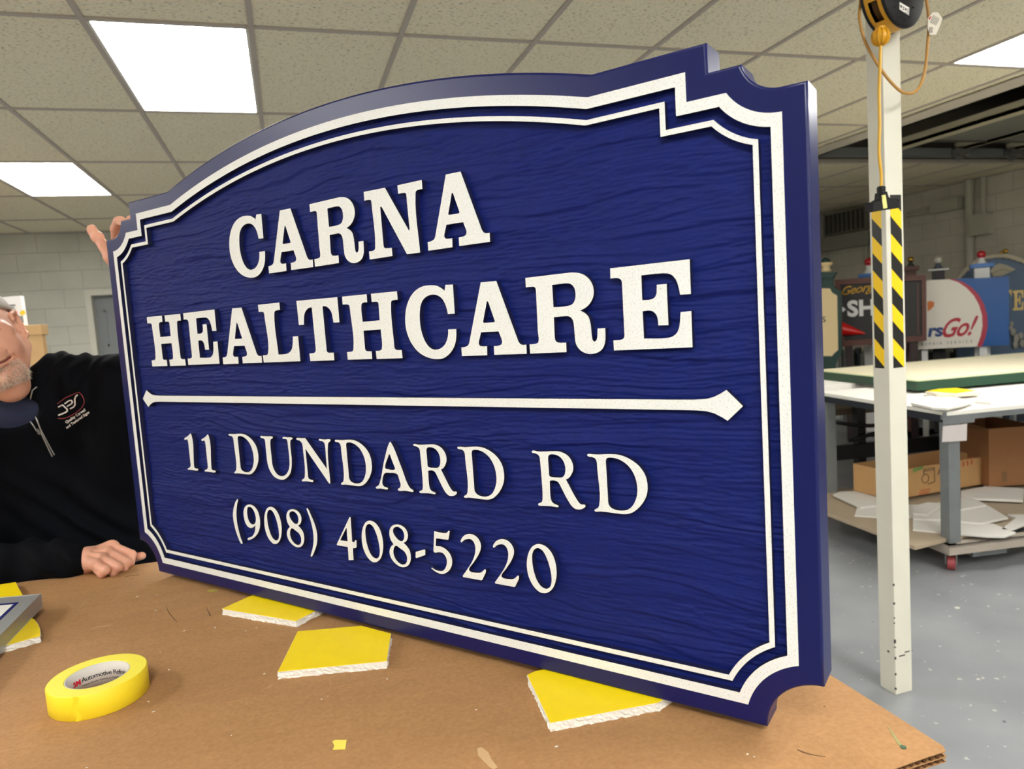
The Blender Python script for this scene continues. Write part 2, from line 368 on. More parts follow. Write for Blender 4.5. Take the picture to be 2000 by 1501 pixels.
r = root('cardboard_sheet', (-0.57, 1.18, TZ), 'brown corrugated cardboard sheet covering the work table', 'cardboard')
def sheet(z0, z1):
    pts = []
    for i in range(61): pts.append((TX0+(TX1-TX0-0.006)*i/60, TY0+random.uniform(-.0008, .0008)+(0.0015 if i < 59 else 0.004)))
    pts += [(TX1-0.001, TY0+0.012)]
    for i in range(1, 31): pts.append((TX1+random.uniform(-.0008, .0008), TY0+0.012+(TY1-TY0-0.012)*i/30))
    for i in range(61): pts.append((TX1-(TX1-TX0)*i/60, TY1+random.uniform(-.001, .001)))
    q = MB(); q.prism([[(x, y, z1) for x, y in pts]], z1-z0, (0, 0, -1)); return q
part(sheet(TZ-0.0010, TZ), 'top_liner', m_kraft, r); part(sheet(TZ-0.0125, TZ-0.0117), 'bottom_liner', m_kraft, r)
part(sheet(TZ-0.0068, TZ-0.0061), 'middle_liner', m_kraft, r)
m_flute = mat('cardboard_flute', (120, 82, 50), 0.9)
for (z0, z1, st) in ((TZ-0.0061, TZ-0.0010, 0.0046), (TZ-0.0117, TZ-0.0068, 0.0046)):
    q = MB(); n = int((TX1-TX0)/st); vs = []; fs = []
    for i in range(n):
        x = TX0+i*st; z = z0 if i % 2 else z1
        vs += [(x, TY0+0.004, z), (x, TY0+0.05, z)]
        if i: fs.append((2*i-2, 2*i, 2*i+1, 2*i-1))
    q.add(vs, fs); part(q, 'fluting', m_flute, r, fix=False)

# paint marks on the cardboard
m_gp = mat('green_paint', (62, 88, 66), 0.5); m_gp2 = mat('olive_smear', (150, 146, 96), 0.7); m_dk = mat('dark_scuff', (92, 66, 42), 0.8)
def smear(name, pts, mt, ws, z=TZ, par=None, thick=0.0004):
    P = [on_z(x, y, z) for x, y in pts]; L = []; Rr = []
    for i, p in enumerate(P):
        d = (P[min(i+1, len(P)-1)]-P[max(i-1, 0)]).normalized(); n = Vector((-d.y, d.x, 0)); k = ws[i]*random.uniform(.85, 1.15)
        L.append(p+n*k); Rr.append(p-n*k)
    q = MB(); q.prism([[v+Vector((0, 0, thick)) for v in L+Rr[::-1]]], thick*0.9, (0, 0, -1)); return part(q, name, mt, par, fix=True)
smear('paint_streak', [(1734, 1419), (1742, 1430), (1750, 1443), (1758, 1454), (1763, 1460)], m_gp2, [.0004, .0010, .0014, .0017, .0016], par=r)
smear('paint_drop', [(1760, 1455), (1763, 1458), (1767, 1461), (1770, 1462)], m_gp, [.001, .003, .003, .001], par=r, thick=0.0008)
smear('scuff_mark', [(1557, 1463), (1565, 1467), (1580, 1472), (1600, 1476), (1612, 1477)], m_dk, [.0004, .0011, .0008, .0004, .0002], par=r)
smear('scuff_mark', [(243, 1127), (252, 1124), (262, 1123), (272, 1122)], m_dk, [.0003, .001, .0006, .0002], par=r)
smear('scuff_mark', [(324, 1184), (330, 1196), (338, 1206), (346, 1214)], m_dk, [.0002, .0007, .0006, .0003], par=r)
smear('scuff_mark', [(402, 1185), (408, 1196), (411, 1202)], m_dk, [.0002, .0008, .0012], par=r)
m_pale = mat('pale_scuff', (203, 168, 124), 0.85)
smear('scuff_mark', [(936, 1460), (944, 1472), (952, 1484), (962, 1495), (968, 1500)], m_pale, [.003, .006, .005, .0045, .003], par=r)
smear('scuff_mark', [(176, 1228), (190, 1224), (204, 1222), (218, 1220)], m_pale, [.0003, .0008, .0008, .0003], par=r)
smear('scuff_mark', [(518, 1345), (526, 1340), (534, 1335)], m_pale, [.0003, .0008, .0003], par=r)

# little offcuts of tape
def scrap(px, name, label, rgb, ps, dz=0.0006):
    P = [on_z(x, y, TZ+dz) for x, y in ps]; c = sum(P, Vector())/len(P)
    q = MB(); q.prism([P], 0.0004, (0, 0, -1)); o = q.build(name, mat(label[:12]+'m', rgb, 0.6)); return tag(o, label, 'tape scrap')
scrap(0, 'tape_scrap', 'small yellow tape square at the front edge of the cardboard', (244, 226, 96), [(649, 1447), (655, 1444), (677, 1444), (674, 1462), (650, 1463), (653, 1455)])
scrap(0, 'tape_scrap', 'little greenish strip of tape lying near the sign\'s lower left corner', (176, 160, 70), [(404, 1153), (408, 1151), (424, 1150), (426, 1153), (410, 1156)])
# white crumbs of foam
q = MB(); random.seed(3)
spots = [(313, 1274), (307, 1162), (122, 1151), (501, 1226), (304, 1192), (517, 1315), (516, 1316), (640, 1359), (452, 1436), (756, 1326), (635, 1306), (420, 1226), (330, 1308), (169, 1499), (480, 1232), (185, 1345), (360, 1232), (268, 1165), (930, 1386), (1087, 1458), (1460, 1473), (1473, 1478), (300, 1390), (290, 1370), (628, 1365)]
for (x, y) in spots:
    p = on_z(x, y, TZ); r_ = random.uniform(0.0005, 0.0012)
    q.sphere(p+Vector((0, 0, r_*0.6)), r_, 8, sc=(random.uniform(1, 2.5), random.uniform(.7, 1.3), .6))
tag(q.build('foam_crumbs', mat('foam_white', (240, 238, 230), 0.8, bump=(240, 0.8, 0.003))), 'scattered white foam crumbs on the brown cardboard', 'crumbs', kind='stuff')

# ------------------------------------------------------------------ yellow-faced foam blocks
m_foam = MATS['foam_white']; m_yel = mat('yellow_tape_face', (255, 222, 12), 0.45, noise=(40, 0.05), bump=(60, 0.12, 0.003))
FT = 0.0118
def foam(pts, label, jag=0.0020):
    P = [on_z(x, y, TZ+FT) for x, y in pts]; out = []
    for i, p in enumerate(P):
        q2 = P[(i+1) % len(P)]; n = max(2, int((q2-p).length/0.004))
        for k in range(n): out.append(p.lerp(q2, k/n))
    c = sum(out, Vector())/len(out)
    r = root('foam_block', (c.x, c.y, TZ), label, 'foam block', 'yellow-faced foam blocks on the cardboard')
    q = MB(); m = len(out)
    top = [p+Vector((0, 0, -0.0006)) for p in out]; rings = [top]
    for h in (0.0035, 0.0065, 0.0095, FT-0.0001):
        rings.append([p+Vector((0, 0, -h))+(p-c).normalized()*random.uniform(-jag, jag*0.6) for p in out])
    q.v = [tuple(p) for R_ in rings for p in R_]
    for j in range(4):
        for i in range(m): q.f.append([j*m+i, j*m+(i+1) % m, (j+1)*m+(i+1) % m, (j+1)*m+i]); q.m.append(0); q.sm.append(False)
    for t in tessellate_polygon([rings[-1]]): q.f.append([4*m+i for i in t]); q.m.append(0); q.sm.append(False)
    for t in tessellate_polygon([top]): q.f.append(list(t)); q.m.append(0); q.sm.append(False)
    part(q, 'foam_core', m_foam, r)
    q = MB(); q.prism([[p-(p-c).normalized()*0.0006 for p in out]], 0.0006, (0, 0, -1)); part(q, 'yellow_face', m_yel, r)
    return r
foam([(433, 1188), (578, 1212), (607, 1197), (655, 1172), (560, 1140), (486, 1164)], 'yellow-faced foam block under the sign, furthest left of the three under it')
foam([(542, 1311), (756, 1290), (764, 1236), (706, 1221), (581, 1232)], 'largest yellow foam block, five-sided, in the middle in front of the sign')
foam([(1029, 1317), (1074, 1411), (1286, 1371), (1350, 1330), (1160, 1285), (1044, 1310)], 'yellow foam block wedged under the right half of the sign')
foam([(-60, 1150), (-62, 1175), (45, 1162), (38, 1150), (31, 1136)], 'yellow foam block at the left edge, behind the silver slab')
foam([(-60, 1215), (-60, 1290), (0, 1263), (50, 1249), (79, 1241), (79, 1229), (75, 1218), (68, 1209), (60, 1204)], 'yellow foam block with a curved edge under the near side of the silver slab')

# silver framed slab resting on two foam blocks
zt = TZ+FT+0.024
A = on_z(80, 1160, zt); B = on_z(49, 1168, zt)
d1 = (on_z(0, 1167, zt)-A).normalized(); d2 = (on_z(0, 1240, zt)-A).normalized()
C1 = A+d1*0.26; C2 = A+d2*0.36; C3 = C1+d2*0.36
r = root('silver_panel', (C3.x, C3.y, TZ+FT), 'silver-edged white sign slab with a navy line at the left edge', 'sign panel')
q = MB(); q.prism([[A, C1, C3, C2]], 0.024, (0, 0, -1)); part(q, 'panel_body', mat('silver_paint', (170, 172, 172), 0.35, 0.35), r, bevel=0.0012)
def inset(a, b_): return A+d1*a+d2*b_
q = MB(); ii = 0.028
L1 = [inset(ii, ii*1.35), inset(.24, ii*1.35), inset(.24, .33), inset(ii, .33)]; L2 = [inset(ii+.006, ii*1.35+.008), inset(.234, ii*1.35+.008), inset(.234, .322), inset(ii+.006, .322)]
up = Vector((0, 0, 0.0009)); q.prism([[p+up for p in L1], [p+up for p in L2]], 0.001, (0, 0, -1)); part(q, 'navy_border', mat('navy_line', (28, 36, 110), 0.4), r)
q = MB(); q.prism([[p+up*0.6 for p in L2]], 0.0006, (0, 0, -1)); part(q, 'white_face', mat('white_face', (236, 234, 226), 0.4), r)

# masking tape roll
tcx, tcy, tr, th, ti = -0.30377, 1.1297, 0.0642, 0.0348, 0.0398
r = root('tape_roll', (tcx, tcy, TZ), 'roll of yellow masking tape lying flat on the cardboard at lower left', 'tape roll')
m_tape = mat('yellow_masking_tape', (250, 222, 40), 0.5, noise=(120, 0.04)); m_tside = mat('tape_roll_side', (252, 236, 84), 0.6, noise=(300, 0.05))
q = MB(); n = 96; e = 0.0012
prof = [(ti+.0015, 0), (tr-.001, 0), (tr, .001), (tr, th-e), (tr-e, th), (ti+.0015+e, th), (ti+.0015, th-e), (ti+.0015, 0)]
q.lathe(prof[1:5], (tcx, tcy, TZ), n, 0); q.lathe(prof[4:6], (tcx, tcy, TZ), n, 1); q.lathe(prof[5:], (tcx, tcy, TZ), n, 1); q.lathe([(ti+.0015, 0), (tr-.001, 0)], (tcx, tcy, TZ), n, 1)
part(q, 'tape_winding', [m_tape, m_tside], r)
q = MB(); q.lathe([(ti+.0016, .0005), (ti+.0016, th-.0006), (ti, th-.0008), (ti, .0005), (ti+.0016, .0005)], (tcx, tcy, TZ), n, 0); part(q, 'cardboard_core', mat('tape_core', (214, 208, 200), 0.6), r)
# loose tape end on the outside
q = MB(); a0 = math.radians(-105); vs = []
for i in range(9):
    h = th*i/8; a = a0+0.05*math.sin(i*1.1)-0.02*(i/8)
    for da, rr in ((0, tr+.0003), (0.06, tr+.0003), (0.10, tr+0.00002)): vs.append((tcx+rr*math.cos(a+da), tcy+rr*math.sin(a+da), TZ+h+0.0002))
fs = [(3*i+k, 3*i+k+1, 3*i+k+4, 3*i+k+3) for i in range(8) for k in range(2)]; q.add(vs, fs); part(q, 'tape_end', m_tape, r, fix=False)
def core_text(s, size, ang0, h, mt, name, space=1.0, bold=0.0):
    vs, fs = text_mesh(s, size, 0.0, bold=bold, space=space); rr = ti-0.0003
    q = MB(); q.add([(tcx+rr*math.cos(ang0-v.x/rr), tcy+rr*math.sin(ang0-v.x/rr), TZ+h+v.y) for v in vs], fs); part(q, name, mt, r, fix=False)
m_blk = mat('black_ink', (28, 26, 28), 0.6); m_redi = mat('red_ink', (214, 20, 48), 0.6)
a0 = math.radians(156)
core_text('3M', 0.0105, a0+.03, 0.0140, m_redi, 'brand_mark', 0.98, 0.0005)
core_text('Automotive Refinish Masking', 0.0098, a0-math.radians(19), 0.0150, m_blk, 'core_print', 0.86, 0.0001)
core_text('Made in Canada  Fabrique au Canada  Hecho en Canada  Fabricado', 0.0038, a0-math.radians(19), 0.0085, m_blk, 'core_small_print', 0.9)

# ------------------------------------------------------------------ the carved sign
SU = Vector((0.6261307, -0.7797137, -0.0026145)); SW = Vector((0.0030998, -0.0008639, 0.9999948)); SW = (SW-SU*SW.dot(SU)).normalized(); SU.normalize()
SB = SU.cross(SW)*-1.0
SB = -SB if SB.y < 0 else SB            # points away from the viewer
SO = Vector((0.0900464, 1.1674948, H-0.4874847+0.0006))
SM = Matrix(((SU.x, SB.x, SW.x, SO.x), (SU.y, SB.y, SW.y, SO.y), (SU.z, SB.z, SW.z, SO.z), (0, 0, 0, 1)))
DEP = 0.047; REC = 0.0085
def arc(cx, cy, r, a0, a1, n): return [(cx+r*math.cos(a0+(a1-a0)*i/(n-1)), cy+r*math.sin(a0+(a1-a0)*i/(n-1))) for i in range(n)]
def outline(side, bot, rb, rt, shelf, step, top, ax, peak, first=False):
    R_ = []                              # right half from bottom centre up to top centre
    R_ += [(x, bot) for x in np.linspace(0, 0.7-math.sqrt(rb*rb-bot*bot)-1e-5, 12)[:-1]]
    a_s = math.atan2(bot, -math.sqrt(rb*rb-bot*bot)); a_e = math.atan2(math.sqrt(max(rb*rb-(side-0.7)**2, 0)), side-0.7)
    R_ += arc(0.7, 0.0, rb, a_s, a_e, 17)
    y1 = 0.7544; xs_ = min(side, 0.674)
    ystart = y1-math.sqrt(max(rt*rt-(xs_-0.674)**2, 0))
    R_ += [(side, z) for z in np.linspace(R_[-1][1], ystart, 14)[1:-1]]
    R_ += [(side, ystart)] if first else []
    a_s = math.atan2(ystart-y1, xs_-0.674); a_e = math.atan2(shelf-y1, -math.sqrt(rt*rt-(shelf-y1)**2))
    if a_e > 0: a_e -= 2*math.pi
    R_ += arc(0.674, y1, rt, a_s, a_e, 17)+([] if first else [])
    if not first: R_.insert(len(R_)-17, (side, ystart-1e-5))
    R_ += [(step, shelf), (step, top), (ax, top)]
    rr = (ax*ax+(peak-top)**2)/(2*(peak-top)); c = peak-rr; a = math.atan2(top-c, ax)
    R_ += arc(0, c, rr, a, math.pi/2, 40)[1:]
    L = [(-x, z) for x, z in R_[1:-1]][::-1]
    return R_+L
O0 = outline(.7000, 0, .063, .0414, .7452, .597, .7772, .4560, .8433, True)
O1 = outline(.6742, .0225, .0867, .0674, .7187, .5722, .7512, .4495, .8147)
O2 = outline(.6622, .0350, .0995, .0815, .7058, .5596, .7378, .4474, .8012)
O3 = outline(.6490, .0475, .1118, .0945, .6932, .5467, .7249, .4465, .7882)
O4 = outline(.6430, .0540, .1183, .1007, .6868, .5400, .7189, .4444, .7822)
assert len(O0) == len(O1) == len(O2) == len(O3) == len(O4)
NB = len(O0)
def offset(O, d):
    out = []
    for i in range(len(O)):
        a, b_, c_ = O[i-1], O[i], O[(i+1) % len(O)]
        def nrm(p, q):
            dx, dy = q[0]-p[0], q[1]-p[1]; l = math.hypot(dx, dy) or 1; return (-dy/l, dx/l)
        n1, n2 = nrm(a, b_), nrm(b_, c_); nx, ny = n1[0]+n2[0], n1[1]+n2[1]; l = math.hypot(nx, ny) or 1
        k = d/max(0.5, (nx*n1[0]+ny*n1[1])/l); out.append((b_[0]+nx/l*k, b_[1]+ny/l*k))
    return out
BLUE = (2, 15, 82)
m_blue = mat('blue_satin_paint', BLUE, 0.34, spec=0.45, bump=(420, 0.03, 0.0006), noise=(2.5, 0.06))
m_wht = mat('white_raised_paint', (240, 239, 230), 0.55, bump=(900, 0.12, 0.0006)); nt = m_wht.node_tree
b = nt.nodes['Principled BSDF']; tc = N(nt, 'TexCoord'); n1 = N(nt, 'TexNoise'); n1.inputs['Scale'].default_value = 520; n1.inputs['Detail'].default_value = 3; nt.links.new(tc.outputs['Object'], n1.inputs[0])
r1 = ramp(nt, [(0.30, lin((204, 203, 194))), (0.44, lin((230, 232, 230))), (1, lin((235, 237, 235)))]); nt.links.new(n1.outputs['Fac'], r1.inputs[0]); nt.links.new(r1.outputs[0], b.inputs['Base Color'])
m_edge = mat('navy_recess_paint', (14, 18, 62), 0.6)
sign = root('carved_sign', None, 'large dark blue carved sign with arched top and white raised lettering', 'sign', mw=SM)
sign.matrix_basis = SM
def strip(name, A_, B_, mt, ya=0.0, yb=REC+0.001, m_in=None, walls=True):
    q = MB(); n = NB
    def add(Pa, y0, Pb, y1, mi):
        q.add([(x, y0, z) for x, z in Pa]+[(x, y1, z) for x, z in Pb], [(i, (i+1) % n, n+(i+1) % n, n+i) for i in range(n)], mi)
    add(A_, ya, B_, ya, 0)
    if walls: add(B_, ya, B_, yb, 1); add(A_, ya, A_, yb, 1); add(A_, yb, B_, yb, 1)
    o = q.build(name, [mt, m_in or m_edge], sign); return o
# body: back, side walls with a soft front arris, flush blue rim
q = MB(); n = NB; rad = 0.0035
prof = [(0.0, DEP)]+[(rad-rad*math.cos(t), rad-rad*math.sin(t)) for t in np.linspace(0, math.pi/2, 5)]
prof = [(0.0015, DEP), (0.0, DEP-0.0015)]+prof[1:]
rings = [[(x, y, z) for x, z in offset(O0, d)] for d, y in prof]+[[(x, 0.0, z) for x, z in O1]]
q.v = [p for R_ in rings for p in R_]
for j in range(len(rings)-1):
    for i in range(n): q.f.append([j*n+i, j*n+(i+1) % n, (j+1)*n+(i+1) % n, (j+1)*n+i]); q.m.append(0); q.sm.append(1 < j < len(rings)-2)
for t in tessellate_polygon([[Vector(p) for p in rings[0]]]): q.f.append(list(t)); q.m.append(0); q.sm.append(False)
# inner floor closes the shell
bse = len(q.v); q.v += [(x, REC+0.004, z) for x, z in O1]
for i in range(n): q.f.append([(len(rings)-1)*n+i, (len(rings)-1)*n+(i+1) % n, bse+(i+1) % n, bse+i]); q.m.append(0); q.sm.append(False)
for t in tessellate_polygon([[Vector((x, REC+0.004, z)) for x, z in O1]]): q.f.append([bse+i for i in t]); q.m.append(0); q.sm.append(False)
q.build('sign_board', m_blue, sign)
strip('outer_border', O1, O2, m_wht, -0.0002)
strip('inner_border', O3, O4, m_wht, -0.0002)

# sandblasted wood-grain field (real relief)
rng = np.random.RandomState(4)
def vnoise(S, T, ls, lt, seed):
    rs = np.random.RandomState(seed); gx = rs.rand(400, 400)*2-1
    x = S/ls+50; y = T/lt+50; xi = np.floor(x).astype(int); yi = np.floor(y).astype(int); fx = x-xi; fy = y-yi
    fx = fx*fx*(3-2*fx); fy = fy*fy*(3-2*fy); g_ = lambda a, b_: gx[a % 400, b_ % 400]
    return (g_(xi, yi)*(1-fx)+g_(xi+1, yi)*fx)*(1-fy)+(g_(xi, yi+1)*(1-fx)+g_(xi+1, yi+1)*fx)*fy
cs, ct = 0.0022, 0.00125
s_ = np.arange(-0.668, 0.669, cs); t_ = np.arange(0.03, 0.808, ct); S_, T_ = np.meshgrid(s_, t_, indexing='ij')
warp = T_+0.020*vnoise(S_, T_, .45, .16, 1)+0.008*vnoise(S_, T_, .13, .05, 2)+0.0020*vnoise(S_, T_, .04, .02, 3)
hgt = np.zeros_like(S_)
for lam, amp, sd in ((0.033, .0021, 5), (0.0150, .0017, 6), (0.0070, .0009, 7)):
    ph = warp/lam+0.6*vnoise(S_, T_, .22, lam*1.3, sd); fr = 1-(ph-np.floor(ph))
    saw = np.where(fr < 0.88, fr/0.88, (1-fr)/0.12)
    a_ = np.clip(0.35+0.95*vnoise(S_, T_, .13, lam*1.1, sd+10), 0.0, 1.3)
    hgt += amp*a_*saw
hgt += 0.0006*vnoise(S_, T_, .016, .0026, 21)*np.clip(1+vnoise(S_, T_, .07, .03, 31), 0, 2)+0.00018*vnoise(S_, T_, .004, .0016, 22)+.0007*vnoise(S_, T_, .1, .03, 23)
hgt = np.clip(hgt-.0008, -0.0015, 0.0045)
# inside test against the middle of the outer border
pa = np.array([((a[0]+b_[0])/2, (a[1]+b_[1])/2) for a, b_ in zip(O1, O2)]); ins = np.zeros(S_.shape, bool)
for i in range(len(pa)):
    x1, y1 = pa[i-1]; x2, y2 = pa[i]
    if y1 == y2: continue
    cnd = ((y1 > T_) != (y2 > T_)) & (S_ < (x2-x1)*(T_-y1)/(y2-y1)+x1); ins ^= cnd
ni, nj = S_.shape; idx = -np.ones(S_.shape, int); idx[ins] = np.arange(ins.sum())
co = np.stack([S_[ins], REC+0.0005-hgt[ins], T_[ins]], 1)
qd = ins[:-1, :-1] & ins[1:, :-1] & ins[1:, 1:] & ins[:-1, 1:]
fa = np.stack([idx[:-1, :-1][qd], idx[1:, :-1][qd], idx[1:, 1:][qd], idx[:-1, 1:][qd]], 1)
me = bpy.data.meshes.new('grain_field'); me.vertices.add(len(co)); me.vertices.foreach_set('co', co.ravel())
me.loops.add(fa.size); me.loops.foreach_set('vertex_index', fa.ravel()); me.polygons.add(len(fa))
me.polygons.foreach_set('loop_start', np.arange(0, fa.size, 4)); me.polygons.foreach_set('loop_total', np.full(len(fa), 4)); me.polygons.foreach_set('use_smooth', np.ones(len(fa), bool))
me.update(); me.validate()
m_field = mat('blue_sandblasted_paint', (9, 26, 98), 0.62, spec=0.22, noise=(60, 0.22, 6)); nt = m_field.node_tree; b = nt.nodes['Principled BSDF']
tc = N(nt, 'TexCoord'); mp = N(nt, 'Mapping'); mp.inputs['Scale'].default_value = (90, 1, 900); nt.links.new(tc.outputs['Object'], mp.inputs[0])
n1 = N(nt, 'TexNoise'); n1.inputs['Scale'].default_value = 1; n1.inputs['Detail'].default_value = 3; nt.links.new(mp.outputs[0], n1.inputs[0])
n2 = N(nt, 'TexNoise'); n2.inputs['Scale'].default_value = 900; nt.links.new(tc.outputs['Object'], n2.inputs[0])
mh = N(nt, 'Math', operation='ADD'); nt.links.new(n1.outputs['Fac'], mh.inputs[0]); nt.links.new(n2.outputs['Fac'], mh.inputs[1])
bp = N(nt, 'Bump'); bp.inputs['Strength'].default_value = 0.35; bp.inputs['Distance'].default_value = 0.0008; nt.links.new(mh.outputs[0], bp.inputs['Height']); nt.links.new(bp.outputs[0], b.inputs['Normal'])
me.materials.append(m_field); o = bpy.data.objects.new('wood_grain_field', me); COL.objects.link(o); o.parent = sign

# divider with diamond ends
half = [(0.6228, 0.3757), (0.6048, 0.3940), (0.598, .3898), (0.590, .3858), (0.581, .3834), (0.568, .3826), (0.55, 0.3824)]
up_ = half+[(-x, z) for x, z in half[::-1]]; lo_ = [(x, 0.7526-z) for x, z in up_[::-1]][1:-1]
q = MB(); q.prism([[(x, -0.0002, z) for x, z in up_+lo_]], REC+0.002, (0, 1, 0), 0, 1); q.build('divider_bar', [m_wht, m_edge], sign)

